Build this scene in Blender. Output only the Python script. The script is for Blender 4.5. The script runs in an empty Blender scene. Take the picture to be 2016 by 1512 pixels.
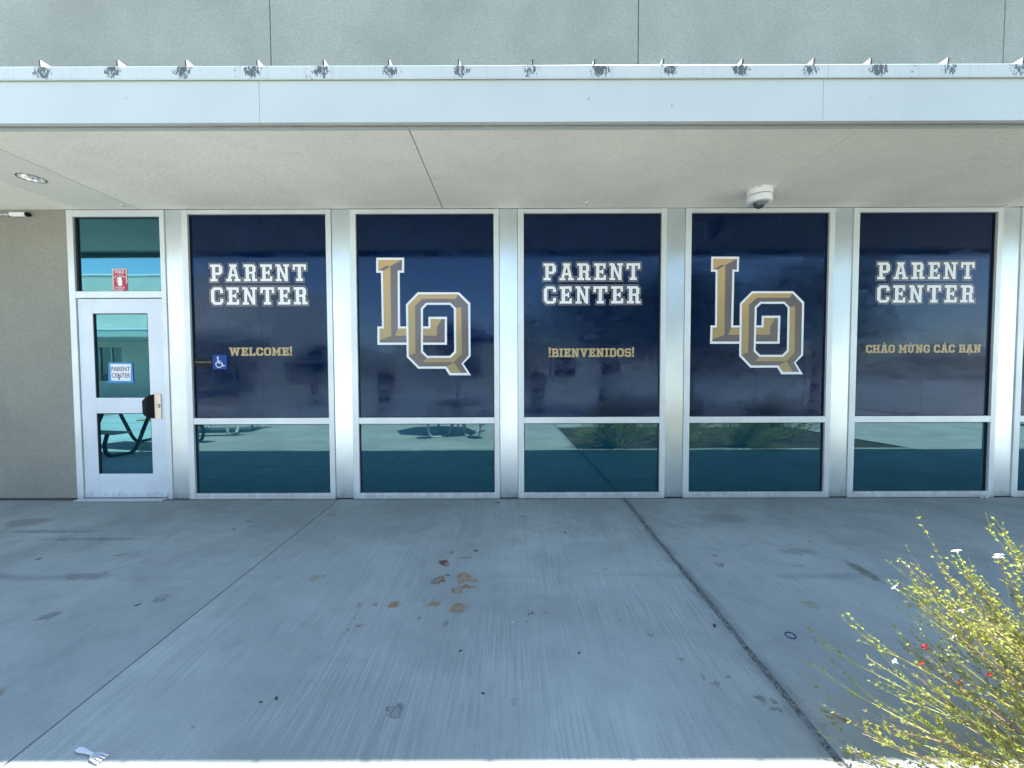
import bpy, bmesh, math, random
from mathutils import Vector, Matrix, geometry
random.seed(7)
R = math.radians
sc = bpy.context.scene
col = sc.collection

# ------------------------------------------------------------------ camera
cam_d = bpy.data.cameras.new("camera")
cam_d.sensor_width = 36.0
cam_d.lens = 770.0 / 2016.0 * 36.0
cam_d.clip_start = 0.05
cam_d.clip_end = 2000.0
cam = bpy.data.objects.new("camera", cam_d)
col.objects.link(cam)
CAM = Vector((0.0, -4.18, 1.377))
cam.matrix_world = (Matrix.Translation(CAM) @ Matrix.Rotation(R(90 - 1.948), 4, 'X')
                    @ Matrix.Rotation(R(-0.179), 4, 'Z'))
sc.camera = cam

# ------------------------------------------------------------------ sky, sun, exposure
SUN = Vector((1.08, 1.26, 3.45)).normalized()
SUN_EL = math.asin(SUN.z)
SUN_AZ = math.atan2(SUN.x, SUN.y)
world = bpy.data.worlds.new("World")
sc.world = world
world.use_nodes = True
wn = world.node_tree.nodes
wl = world.node_tree.links
wn.clear()
sky = wn.new("ShaderNodeTexSky")
sky.sky_type = 'NISHITA'
sky.sun_disc = False
sky.sun_elevation = SUN_EL
sky.sun_rotation = SUN_AZ
sky.air_density = 1.0
sky.dust_density = 0.2
sky.ozone_density = 1.0
bg = wn.new("ShaderNodeBackground")
bg.inputs[1].default_value = 0.13
wo = wn.new("ShaderNodeOutputWorld")
wl.new(sky.outputs[0], bg.inputs[0])
wl.new(bg.outputs[0], wo.inputs[0])

sun_d = bpy.data.lights.new("sun", 'SUN')
sun_d.energy = 4.9
sun_d.angle = R(0.5)
sun_d.color = (1.0, 0.965, 0.90)
sun = bpy.data.objects.new("sun", sun_d)
col.objects.link(sun)
sun.location = SUN * 30
sun.rotation_euler = SUN.to_track_quat('Z', 'Y').to_euler()

sc.view_settings.view_transform = 'Standard'
sc.view_settings.look = 'None'
sc.view_settings.exposure = 1.95
sc.view_settings.gamma = 1.0
sc.view_settings.use_curve_mapping = False
sc.cycles.max_bounces = 8
sc.cycles.diffuse_bounces = 4
sc.cycles.glossy_bounces = 4
sc.cycles.transparent_max_bounces = 12

# ------------------------------------------------------------------ helpers
def link(o, parent=None):
    col.objects.link(o)
    if parent is not None:
        o.parent = parent
    return o

def tag(o, label=None, cat=None, group=None, kind=None):
    if label: o['label'] = label
    if cat: o['category'] = cat
    if group: o['group'] = group
    if kind: o['kind'] = kind
    return o

def empty(name, loc=(0, 0, 0), parent=None, rz=0.0):
    o = bpy.data.objects.new(name, None)
    o.empty_display_size = 0.1
    o.location = loc
    o.rotation_euler = (0, 0, rz)
    return link(o, parent)

def obj(name, bm, mats, parent=None, smooth=False):
    me = bpy.data.meshes.new(name)
    bm.normal_update()
    bm.to_mesh(me)
    bm.free()
    for m in (mats if isinstance(mats, (list, tuple)) else [mats]):
        me.materials.append(m)
    if smooth:
        for p in me.polygons: p.use_smooth = True
    o = bpy.data.objects.new(name, me)
    return link(o, parent)

def box(bm, x0, x1, y0, y1, z0, z1, bev=0.0, mi=0):
    vs = [bm.verts.new((x, y, z)) for z in (z0, z1) for y in (y0, y1) for x in (x0, x1)]
    q = [(0, 2, 3, 1), (4, 5, 7, 6), (0, 1, 5, 4), (2, 6, 7, 3), (0, 4, 6, 2), (1, 3, 7, 5)]
    fs = [bm.faces.new([vs[i] for i in f]) for f in q]
    for f in fs: f.material_index = mi
    if bev > 0:
        es = list({e for f in fs for e in f.edges})
        r = bmesh.ops.bevel(bm, geom=es, offset=bev, segments=1, affect='EDGES', profile=0.5)
        for f in r['faces']: f.material_index = mi
    return vs

def box_obj(name, x0, x1, y0, y1, z0, z1, mat, parent=None, bev=0.0):
    bm = bmesh.new()
    box(bm, x0, x1, y0, y1, z0, z1, bev)
    return obj(name, bm, mat, parent)

def xform(bm, verts, M):
    bmesh.ops.transform(bm, matrix=M, verts=verts)

def cyl(bm, p0, p1, r0, r1=None, seg=16, caps=True, mi=0):
    r1 = r0 if r1 is None else r1
    p0, p1 = Vector(p0), Vector(p1)
    q = (p1 - p0).to_track_quat('Z', 'Y').to_matrix()
    ra, rb = [], []
    for i in range(seg):
        a = 2 * math.pi * i / seg
        d = q @ Vector((math.cos(a), math.sin(a), 0))
        ra.append(bm.verts.new(p0 + d * r0))
        rb.append(bm.verts.new(p1 + d * r1))
    for i in range(seg):
        j = (i + 1) % seg
        bm.faces.new((ra[i], ra[j], rb[j], rb[i])).material_index = mi
    if caps:
        bm.faces.new(ra[::-1]).material_index = mi
        bm.faces.new(rb).material_index = mi

def tube(bm, pts, rad, seg=8, caps=True):
    pts = [Vector(p) for p in pts]
    n = len(pts)
    rs = rad if isinstance(rad, (list, tuple)) else [rad] * n
    rings = []
    up = Vector((0.13, 0.21, 0.97))
    for i, p in enumerate(pts):
        d = (pts[min(i + 1, n - 1)] - pts[max(i - 1, 0)]).normalized()
        a = d.cross(up)
        if a.length < 0.05: a = d.cross(Vector((1, 0, 0)))
        a.normalize()
        b = d.cross(a)
        rings.append([bm.verts.new(p + (a * math.cos(2 * math.pi * k / seg) + b * math.sin(2 * math.pi * k / seg)) * rs[i]) for k in range(seg)])
    for i in range(n - 1):
        for k in range(seg):
            j = (k + 1) % seg
            bm.faces.new((rings[i][k], rings[i][j], rings[i + 1][j], rings[i + 1][k]))
    if caps and seg > 2:
        bm.faces.new(rings[0][::-1])
        bm.faces.new(rings[-1])

def lathe(bm, prof, c=(0, 0, 0), seg=32, mi=0):
    c = Vector(c)
    rings = []
    for r, z in prof:
        rings.append([bm.verts.new(c + Vector((max(r, 1e-5) * math.cos(2 * math.pi * k / seg), max(r, 1e-5) * math.sin(2 * math.pi * k / seg), z))) for k in range(seg)])
    for a, b in zip(rings[:-1], rings[1:]):
        for k in range(seg):
            j = (k + 1) % seg
            bm.faces.new((a[k], a[j], b[j], b[k])).material_index = mi

def smooth_path(pts, n=6):
    P = [Vector(p) for p in pts]
    P = [P[0] * 2 - P[1]] + P + [P[-1] * 2 - P[-2]]
    out = []
    for i in range(1, len(P) - 2):
        for k in range(n):
            t = k / n
            a, b, c, d = P[i - 1], P[i], P[i + 1], P[i + 2]
            out.append(0.5 * ((2 * b) + (c - a) * t + (2 * a - 5 * b + 4 * c - d) * t * t + (3 * b - a - 3 * c + d) * t ** 3))
    out.append(P[-2])
    return out

# ------------------------------------------------------------------ materials
class NT:
    def __init__(s, name):
        s.m = bpy.data.materials.new(name)
        s.m.use_nodes = True
        s.n = s.m.node_tree.nodes
        s.l = s.m.node_tree.links
        s.n.clear()
        s.out = s.n.new("ShaderNodeOutputMaterial")
        s.pos = s.n.new("ShaderNodeNewGeometry").outputs['Position']
    def add(s, t, **kw):
        nd = s.n.new(t)
        for k, v in kw.items(): setattr(nd, k, v)
        return nd
    def set(s, sock, v):
        if isinstance(v, bpy.types.NodeSocket): s.l.new(v, sock)
        else: sock.default_value = v
    def math(s, op, a, b=0.0, c=0.0, clamp=False):
        nd = s.add("ShaderNodeMath", operation=op, use_clamp=clamp)
        s.set(nd.inputs[0], a); s.set(nd.inputs[1], b); s.set(nd.inputs[2], c)
        return nd.outputs[0]
    def vscale(s, sx, sy, sz, v=None):
        nd = s.add("ShaderNodeVectorMath", operation='MULTIPLY')
        s.set(nd.inputs[0], v if v is not None else s.pos)
        nd.inputs[1].default_value = (sx, sy, sz)
        return nd.outputs[0]
    def noise(s, vec=None, scale=1.0, detail=3.0, rough=0.5, dist=0.0):
        nd = s.add("ShaderNodeTexNoise")
        s.set(nd.inputs['Vector'], vec if vec is not None else s.pos)
        nd.inputs['Scale'].default_value = scale
        nd.inputs['Detail'].default_value = detail
        nd.inputs['Roughness'].default_value = rough
        nd.inputs['Distortion'].default_value = dist
        return nd.outputs[0]
    def ramp(s, v, lo, hi, a=0.0, b=1.0, smooth=True):
        nd = s.add("ShaderNodeMapRange")
        if smooth: nd.interpolation_type = 'SMOOTHSTEP'
        s.set(nd.inputs[0], v)
        s.set(nd.inputs[1], lo); s.set(nd.inputs[2], hi)
        s.set(nd.inputs[3], a); s.set(nd.inputs[4], b)
        return nd.outputs[0]
    def mix(s, fac, a, b, mode='MIX'):
        nd = s.add("ShaderNodeMix", data_type='RGBA', blend_type=mode)
        s.set(nd.inputs[0], fac)
        s.set(nd.inputs[6], a if not isinstance(a, tuple) else (*a, 1.0)[:4])
        s.set(nd.inputs[7], b if not isinstance(b, tuple) else (*b, 1.0)[:4])
        return nd.outputs[2]
    def sep(s):
        nd = s.add("ShaderNodeSeparateXYZ")
        s.l.new(s.pos, nd.inputs[0])
        return nd.outputs
    def bump(s, h, strength=0.3, dist=0.002, normal=None):
        nd = s.add("ShaderNodeBump")
        nd.inputs['Strength'].default_value = strength
        nd.inputs['Distance'].default_value = dist
        s.set(nd.inputs['Height'], h)
        if normal is not None: s.l.new(normal, nd.inputs['Normal'])
        return nd.outputs[0]
    def bsdf(s, color, rough=0.7, metal=0.0, normal=None, spec=0.5, ior=None, coat=0.0, finish=True):
        p = s.add("ShaderNodeBsdfPrincipled")
        s.set(p.inputs['Base Color'], color if not isinstance(color, tuple) else (*color, 1.0)[:4])
        s.set(p.inputs['Roughness'], rough)
        s.set(p.inputs['Metallic'], metal)
        s.set(p.inputs['Specular IOR Level'], spec)
        if ior: p.inputs['IOR'].default_value = ior
        if coat: p.inputs['Coat Weight'].default_value = coat
        if normal is not None: s.l.new(normal, p.inputs['Normal'])
        if finish: s.l.new(p.outputs[0], s.out.inputs[0])
        return p

def simple(name, color, rough=0.6, metal=0.0, spec=0.5, var=0.06, vs=30.0, bump=0.0):
    t = NT(name)
    n = t.noise(scale=vs, detail=4)
    k = t.ramp(n, 0.3, 0.7, 1.0 - var, 1.0 + var, smooth=False)
    nd = t.add("ShaderNodeVectorMath", operation='SCALE')
    nd.inputs[0].default_value = color
    t.l.new(k, nd.inputs[3])
    nrm = t.bump(t.noise(scale=vs * 4, detail=2), bump, 0.001) if bump else None
    t.bsdf(nd.outputs[0], rough, metal, nrm, spec)
    return t.m

def stucco(name, c, bumpd=0.0035, scale=75.0, var=0.08, spk=0.42):
    t = NT(name)
    big = t.noise(scale=0.8, detail=4, rough=0.6)
    mid = t.noise(scale=scale * 0.55, detail=3)
    fine = t.noise(scale=scale, detail=4, rough=0.6, dist=0.6)
    c0 = tuple(v * (1 - var) for v in c); c1 = tuple(v * (1 + var) for v in c)
    base = t.mix(t.ramp(big, 0.3, 0.7), c0, c1)
    base = t.mix(t.ramp(fine, 0.38, 0.68, 0.0, spk), base, tuple(v * 0.55 for v in c))
    base = t.mix(t.ramp(mid, 0.55, 0.8, 0.0, 0.2), base, tuple(min(1, v * 1.25) for v in c))
    # faint water runs and trowel patches
    run = t.noise(t.vscale(5, 5, 0.5), 1.0, 4, 0.6)
    base = t.mix(t.ramp(run, 0.52, 0.78, 0.0, 0.22), base, tuple(v * 0.72 for v in c))
    nrm = t.bump(fine, 0.75, bumpd)
    t.bsdf(base, 0.9, 0.0, nrm, 0.25)
    return t.m

M = {}
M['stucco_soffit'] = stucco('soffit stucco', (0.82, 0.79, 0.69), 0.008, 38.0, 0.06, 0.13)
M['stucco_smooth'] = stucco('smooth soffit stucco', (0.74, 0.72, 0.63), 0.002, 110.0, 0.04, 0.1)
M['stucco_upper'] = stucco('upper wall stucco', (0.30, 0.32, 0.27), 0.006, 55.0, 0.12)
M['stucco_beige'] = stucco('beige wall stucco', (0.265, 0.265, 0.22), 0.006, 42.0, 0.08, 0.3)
M['stucco_far'] = stucco('far wall stucco', (0.62, 0.58, 0.50), 0.003, 40.0)
M['reveal'] = simple('dark joint reveal', (0.035, 0.035, 0.037), 0.9)
M['mesh_vent'] = simple('vent mesh', (0.16, 0.16, 0.18), 0.7, 0.3)

def fascia_mat(name, c, dirt):
    t = NT(name)
    x, y, z = t.sep()
    n = t.noise(t.vscale(1, 1, 1), 26.0, 5, 0.65)
    n2 = t.noise(scale=1.3, detail=3)
    base = t.mix(t.ramp(n2, 0.3, 0.75, 0.0, 0.5), c, tuple(v * 0.87 for v in c))
    # sparse grime specks
    sp = t.ramp(t.noise(scale=19.0, detail=2), 0.745, 0.77)
    base = t.mix(t.math('MULTIPLY', sp, 0.6), base, (0.10, 0.11, 0.10))
    if dirt:
        # mildew gathers under each rib, every 0.4598 m
        u = t.math('ADD', t.math('DIVIDE', t.math('SUBTRACT', x, 0.13), 0.4598), 0.5 + 40)
        d = t.math('ABSOLUTE', t.math('SUBTRACT', t.math('FRACT', u), 0.5))
        dz = t.math('DIVIDE', t.math('SUBTRACT', z, 3.358), 0.34)
        dd = t.math('SQRT', t.math('ADD', t.math('MULTIPLY', d, d), t.math('MULTIPLY', dz, dz)))
        near = t.ramp(dd, 0.02, 0.29, 1.05, 0.0)
        w = t.noise(t.vscale(3.5, 1, 0.8), 1.0, 2)
        wide = t.ramp(w, 0.45, 0.7, 0.0, 0.8)
        grow = t.math('MAXIMUM', t.math('MULTIPLY', near, 1.1), wide)
        spk = t.noise(t.vscale(1.7, 1, 0.8), 36.0, 7, 0.72)
        grow = t.math('MULTIPLY', grow, t.ramp(t.noise(t.vscale(2.3, 0, 0), 1.0, 1), 0.35, 0.6, 0.92, 1.15))
        th = t.math('SUBTRACT', 0.785, t.math('MULTIPLY', grow, 0.31))
        dm = t.ramp(t.math('SUBTRACT', spk, th), 0.0, 0.035)
        dm = t.math('MULTIPLY', dm, 0.93)
        base = t.mix(dm, base, (0.055, 0.06, 0.05))
        runs = t.ramp(t.noise(t.vscale(60, 1, 5), 1.0, 3), 0.52, 0.8, 0.0, 0.35)
        base = t.mix(runs, base, (0.34, 0.35, 0.34))
    nrm = t.bump(t.noise(scale=180, detail=2), 0.15, 0.0008)
    t.bsdf(base, 0.42, 0.0, nrm, 0.5)
    return t.m
M['fascia'] = fascia_mat('white fascia metal', (0.48, 0.52, 0.475), False)
M['cap'] = fascia_mat('mildewed white cap metal', (0.51, 0.545, 0.50), True)
M['mildew_shade'] = simple('shaded mildewed rib end', (0.09, 0.095, 0.085), 0.8, 0, 0.2, 0.6, 90)  # rib front face: mildew and its shade painted together in one dark colour
M['rib'] = simple('white roof rib metal', (0.82, 0.82, 0.80), 0.4, 0.0, 0.5, 0.05, 60)
M['lip'] = simple('grey fascia return', (0.60, 0.61, 0.58), 0.5, 0.3, 0.5, 0.06, 9)

def anod(name, c, metal, rough, gx=2.0):
    t = NT(name)
    grain = t.noise(t.vscale(700, 700, 9), 1.0, 2)
    big = t.noise(scale=2.2, detail=3)
    smud = t.noise(t.vscale(6, 6, 2), 1.0, 4, 0.6)
    base = t.mix(t.ramp(big, 0.3, 0.7), tuple(v * 0.93 for v in c), tuple(min(1, v * 1.04) for v in c))
    base = t.mix(t.ramp(grain, 0.4, 0.7, 0.0, 0.10), base, tuple(v * 0.7 for v in c))
    base = t.mix(t.ramp(t.noise(scale=38, detail=2), 0.755, 0.775, 0, .35), base, (0.2, 0.18, 0.16))
    zz = t.math('ADD', t.sep()[2], t.math('MULTIPLY', t.math('SUBTRACT', t.noise(t.vscale(14, 14, 6), 1.0, 4, 0.65), 0.5), 0.22))
    base = t.mix(t.ramp(zz, 0.10, 0.0, 0.0, 0.38), base, (0.22, 0.21, 0.19))
    r = t.ramp(smud, 0.3, 0.75, rough * 0.95, rough * 1.1)
    t.bsdf(base, r, metal, t.bump(grain, 0.05, 0.0003), 0.5)
    return t.m
M['column'] = anod('brushed aluminium column', (0.68, 0.75, 0.77), 0.85, 0.32)
M['frame'] = anod('anodised aluminium frame', (0.66, 0.71, 0.70), 0.35, 0.42)
M['door'] = anod('painted door metal', (0.62, 0.68, 0.72), 0.2, 0.45)
M['gasket'] = simple('black gasket', (0.008, 0.008, 0.01), 0.6)
M['black'] = simple('black plastic', (0.006, 0.007, 0.009), 0.6, 0, 0.15)
M['brass'] = anod('satin bronze plate', (0.68, 0.60, 0.50), 0.75, 0.34)
M['steel'] = anod('brushed steel', (0.5, 0.5, 0.5), 0.9, 0.3)
M['white_plastic'] = simple('white plastic', (0.80, 0.81, 0.80), 0.35, 0, 0.5, 0.02)
M['white_print'] = simple('white print', (0.74, 0.76, 0.75), 0.3, 0, 0.5, 0.02)
M['navy_print'] = simple('dark navy print', (0.008, 0.012, 0.03), 0.2, 0, 0.5, 0.02)
M['tan_print'] = simple('grey tan print', (0.30, 0.27, 0.25), 0.25, 0, 0.5, 0.04)
M['brown_print'] = simple('brown shadow print', (0.07, 0.04, 0.02), 0.25, 0, 0.5, 0.04)
M['taupe_print'] = simple('taupe print', (0.135, 0.115, 0.11), 0.2, 0, 0.5, 0.06, 2.0)
def goldm(name, a, b):
    t = NT(name)
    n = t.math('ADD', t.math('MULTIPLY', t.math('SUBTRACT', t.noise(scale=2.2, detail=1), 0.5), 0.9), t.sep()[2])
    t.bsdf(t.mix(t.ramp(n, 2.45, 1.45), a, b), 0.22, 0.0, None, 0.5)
    return t.m
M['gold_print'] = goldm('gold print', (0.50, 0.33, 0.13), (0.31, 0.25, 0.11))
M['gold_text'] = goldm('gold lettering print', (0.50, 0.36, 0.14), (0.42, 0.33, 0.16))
M['blue_sign'] = simple('blue sign plastic', (0.002, 0.045, 0.24), 0.5, 0, 0.25)
M['sign_dark'] = simple('dark green grey sign', (0.012, 0.016, 0.017), 0.7, 0, 0.15)
M['paper'] = simple('white paper', (0.78, 0.78, 0.78), 0.8, 0, 0.2, 0.02)
M['tape'] = simple('blue painters tape', (0.05, 0.25, 0.55), 0.7)
M['ink'] = simple('black ink', (0.02, 0.02, 0.025), 0.6)
M['red_print'] = simple('red sticker', (0.40, 0.015, 0.05), 0.4)
M['pink_print'] = simple('faded white print', (0.75, 0.70, 0.70), 0.4)
M['red_box'] = simple('red metal', (0.35, 0.01, 0.015), 0.4)
M['galv'] = simple('galvanised conduit', (0.55, 0.55, 0.52), 0.35, 0.5)
M['lamp_refl'] = simple('lamp reflector', (0.75, 0.75, 0.74), 0.18, 0.85, 0.5, 0.03, 8)
M['lamp_rim'] = simple('dark lamp rim', (0.18, 0.18, 0.17), 0.4, 0.4)
M['dome'] = simple('smoked camera dome', (0.05, 0.06, 0.07), 0.06, 0.0, 0.8)
M['interior'] = simple('interior wall', (0.10, 0.11, 0.11), 0.9)
M['roof'] = simple('roof membrane', (0.45, 0.45, 0.43), 0.8)

def film_mat():
    t = NT('navy window film')
    n = t.noise(t.vscale(1, 1, 1), 3.0, 3)
    base = t.mix(t.ramp(n, 0.3, 0.7), (0.0006, 0.0045, 0.026), (0.001, 0.0075, 0.036))
    wav = t.noise(t.vscale(5, 5, 1.2), 1.0, 2, 0.5, 0.4)
    wav2 = t.noise(t.vscale(3, 3, 30), 1.0, 2)
    nrm = t.bump(wav, 0.35, 0.004)
    nrm = t.bump(wav2, 0.14, 0.001, nrm)
    sm = t.noise(t.vscale(2.5, 2.5, 7), 1.0, 5, 0.65, 0.5)
    r = t.ramp(sm, 0.35, 0.7, 0.05, 0.17)
    p = t.bsdf(base, r, 0.0, nrm, 0.5, ior=1.55)
    p.inputs['Specular Tint'].default_value = (0.44, 0.68, 1.0, 1)
    return t.m
M['film'] = film_mat()

def glass_mat(name, refl, diff, trans):
    t = NT(name)
    g = t.add("ShaderNodeBsdfGlossy"); g.inputs[0].default_value = (*refl, 1); g.inputs[1].default_value = 0.0
    wav = t.noise(t.vscale(1.7, 1.7, 1.7), 1.0, 1)
    t.l.new(t.bump(wav, 0.06, 0.01), g.inputs['Normal'])
    d = t.add("ShaderNodeBsdfDiffuse"); d.inputs[0].default_value = (*diff, 1)
    tr = t.add("ShaderNodeBsdfTransparent"); tr.inputs[0].default_value = (*trans, 1)
    a = t.add("ShaderNodeAddShader"); b = t.add("ShaderNodeAddShader")
    t.l.new(g.outputs[0], a.inputs[0]); t.l.new(d.outputs[0], a.inputs[1])
    t.l.new(a.outputs[0], b.inputs[0]); t.l.new(tr.outputs[0], b.inputs[1])
    t.l.new(b.outputs[0], t.out.inputs[0])
    return t.m
M['glass_low'] = glass_mat('teal tinted glass', (0.070, 0.115, 0.12), (0.001, 0.036, 0.054), (0.02, 0.10, 0.12))
M['glass_door'] = glass_mat('green reflective glass', (0.085, 0.215, 0.245), (0.001, 0.010, 0.018), (0.02, 0.09, 0.08))
M['glass_far'] = glass_mat('far window glass', (0.12, 0.14, 0.16), (0.01, 0.012, 0.014), (0.0, 0.0, 0.0))

def concrete(name, broom, tint, seed, spots=(), green=()):
    t = NT(name)
    x, y, z = t.sep()
    off = t.add("ShaderNodeVectorMath", operation='ADD'); t.l.new(t.pos, off.inputs[0]); off.inputs[1].default_value = (seed * 3.7, seed * 1.3, 0)
    P = off.outputs[0]
    big = t.noise(P, 0.75, 5, 0.62, 0.4)
    mid = t.noise(P, 3.2, 5, 0.65, 0.6)
    fine = t.noise(P, 160.0, 3, 0.6)
    c = tint
    base = t.mix(t.ramp(big, 0.32, 0.68), tuple(v * 0.80 for v in c), tuple(v * 1.12 for v in c))
    base = t.mix(t.ramp(mid, 0.42, 0.75, 0.0, 0.42), base, tuple(v * 0.68 for v in c))
    base = t.mix(t.ramp(fine, 0.42, 0.72, 0.0, 0.34), base, tuple(v * 0.6 for v in c))
    # broom strokes run away from the wall
    ws = t.vscale(110, 2.8, 1, P)
    br = t.noise(ws, 1.0, 4, 0.6, 0.4)
    br2 = t.noise(t.vscale(26, 0.7, 1, P), 1.0, 3, 0.6, 0.3)
    brm = t.ramp(t.noise(P, 1.4, 4), 0.36, 0.62, 0.12, 1.0)
    k = t.math('MULTIPLY', t.ramp(br, 0.42, 0.66), t.math('MULTIPLY', brm, 0.36 * broom))
    base = t.mix(k, base, tuple(v * 1.38 for v in c))
    k2 = t.math('MULTIPLY', t.ramp(br, 0.5, 0.30), t.math('MULTIPLY', brm, 0.26 * broom))
    base = t.mix(k2, base, tuple(v * 0.55 for v in c))
    k3 = t.math('MULTIPLY', t.ramp(br2, 0.5, 0.75), 0.35 * broom)
    base = t.mix(k3, base, tuple(v * 0.66 for v in c))
    # darker towards the wall, with a grime strip along its foot
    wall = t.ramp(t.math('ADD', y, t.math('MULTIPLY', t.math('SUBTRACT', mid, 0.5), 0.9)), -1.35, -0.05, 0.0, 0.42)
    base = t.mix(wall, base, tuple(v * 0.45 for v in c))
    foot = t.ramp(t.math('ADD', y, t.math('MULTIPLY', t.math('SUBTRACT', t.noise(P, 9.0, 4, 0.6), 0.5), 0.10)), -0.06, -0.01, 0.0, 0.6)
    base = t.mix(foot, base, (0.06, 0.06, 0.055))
    # drip line below the canopy edge
    dl = t.math('ABSOLUTE', t.math('ADD', t.math('ADD', y, 1.545), t.math('MULTIPLY', t.math('SUBTRACT', mid, 0.5), 0.10)))
    dm = t.math('MULTIPLY', t.ramp(dl, 0.0, 0.065, 0.55, 0.0), t.ramp(t.noise(t.vscale(0.9, 3, 1, P), 1.0, 3), 0.45, 0.68))
    base = t.mix(dm, base, tuple(v * 0.55 for v in c))
    # dirt gathered along the wide joint
    jd = t.math('ABSOLUTE', t.math('ADD', t.math('SUBTRACT', x, 1.2), t.math('MULTIPLY', t.math('SUBTRACT', mid, 0.5), 0.10)))
    jm = t.math('MULTIPLY', t.ramp(jd, 0.015, 0.075, 0.62, 0.0), t.ramp(t.noise(P, 5.0, 4, 0.6), 0.35, 0.6, 0.25, 1.0))
    base = t.mix(jm, base, tuple(v * 0.42 for v in c))
    # little dark pits and gum dots
    v = t.add("ShaderNodeTexVoronoi"); t.l.new(P, v.inputs['Vector']); v.inputs['Scale'].default_value = 3.1
    vc = t.add("ShaderNodeSeparateColor"); t.l.new(v.outputs['Color'], vc.inputs[0])
    gum = t.math('MULTIPLY', t.ramp(v.outputs['Distance'], 0.018, 0.032, 1.0, 0.0), t.math('GREATER_THAN', vc.outputs[0], 0.62))
    base = t.mix(t.math('MULTIPLY', gum, 0.6), base, (0.09, 0.09, 0.09))
    v2 = t.add("ShaderNodeTexVoronoi"); t.l.new(P, v2.inputs['Vector']); v2.inputs['Scale'].default_value = 7.0
    vc2 = t.add("ShaderNodeSeparateColor"); t.l.new(v2.outputs['Color'], vc2.inputs[0])
    gum2 = t.math('MULTIPLY', t.ramp(v2.outputs['Distance'], 0.015, 0.04, 1.0, 0.0), t.math('GREATER_THAN', vc2.outputs[1], 0.72))
    base = t.mix(t.math('MULTIPLY', gum2, 0.5), base, (0.05, 0.05, 0.05))
    # stains at their own places
    wv = t.add("ShaderNodeTexNoise"); t.l.new(t.pos, wv.inputs['Vector']); wv.inputs['Scale'].default_value = 22.0; wv.inputs['Detail'].default_value = 3
    wsub = t.add("ShaderNodeVectorMath", operation='SUBTRACT'); t.l.new(wv.outputs[1], wsub.inputs[0]); wsub.inputs[1].default_value = (0.5, 0.5, 0.5)
    wsc = t.add("ShaderNodeVectorMath", operation='SCALE'); t.l.new(wsub.outputs[0], wsc.inputs[0]); wsc.inputs[3].default_value = 0.10
    wad = t.add("ShaderNodeVectorMath", operation='ADD'); t.l.new(t.pos, wad.inputs[0]); t.l.new(wsc.outputs[0], wad.inputs[1])
    for (sx, sy, rx, ry, colr, alpha, ring) in spots:
        sb = t.add("ShaderNodeVectorMath", operation='SUBTRACT'); t.l.new(wad.outputs[0], sb.inputs[0]); sb.inputs[1].default_value = (sx, sy, 0.022 * sy)
        sd = t.add("ShaderNodeVectorMath", operation='DIVIDE'); t.l.new(sb.outputs[0], sd.inputs[0]); sd.inputs[1].default_value = (rx, ry, 1.0)
        ln = t.add("ShaderNodeVectorMath", operation='LENGTH'); t.l.new(sd.outputs[0], ln.inputs[0])
        mk = t.math('MULTIPLY', t.ramp(ln.outputs['Value'], 0.55, 1.2, min(1.0, alpha * 1.3), 0.0), t.ramp(t.noise(P, 45.0, 3, 0.6), 0.3, 0.6, 0.55, 1.1))
        if ring:
            mk = t.math('MULTIPLY', mk, t.ramp(ln.outputs['Value'], 0.3, 0.8, 0.4, 1.0))
        base = t.mix(mk, base, colr)
    h = t.math('ADD', t.math('MULTIPLY', br, 0.8 * broom + 0.1), t.math('MULTIPLY', fine, 0.35))
    nrm = t.bump(h, 0.6, 0.0025)
    t.bsdf(base, t.ramp(mid, 0.3, 0.7, 0.62, 0.85), 0.0, nrm, 0.4)
    return t.m
BR = (0.24, 0.10, 0.03); BR2 = (0.30, 0.17, 0.065); GY = (0.12, 0.11, 0.10); GN = (0.12, 0.13, 0.06)
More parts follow.
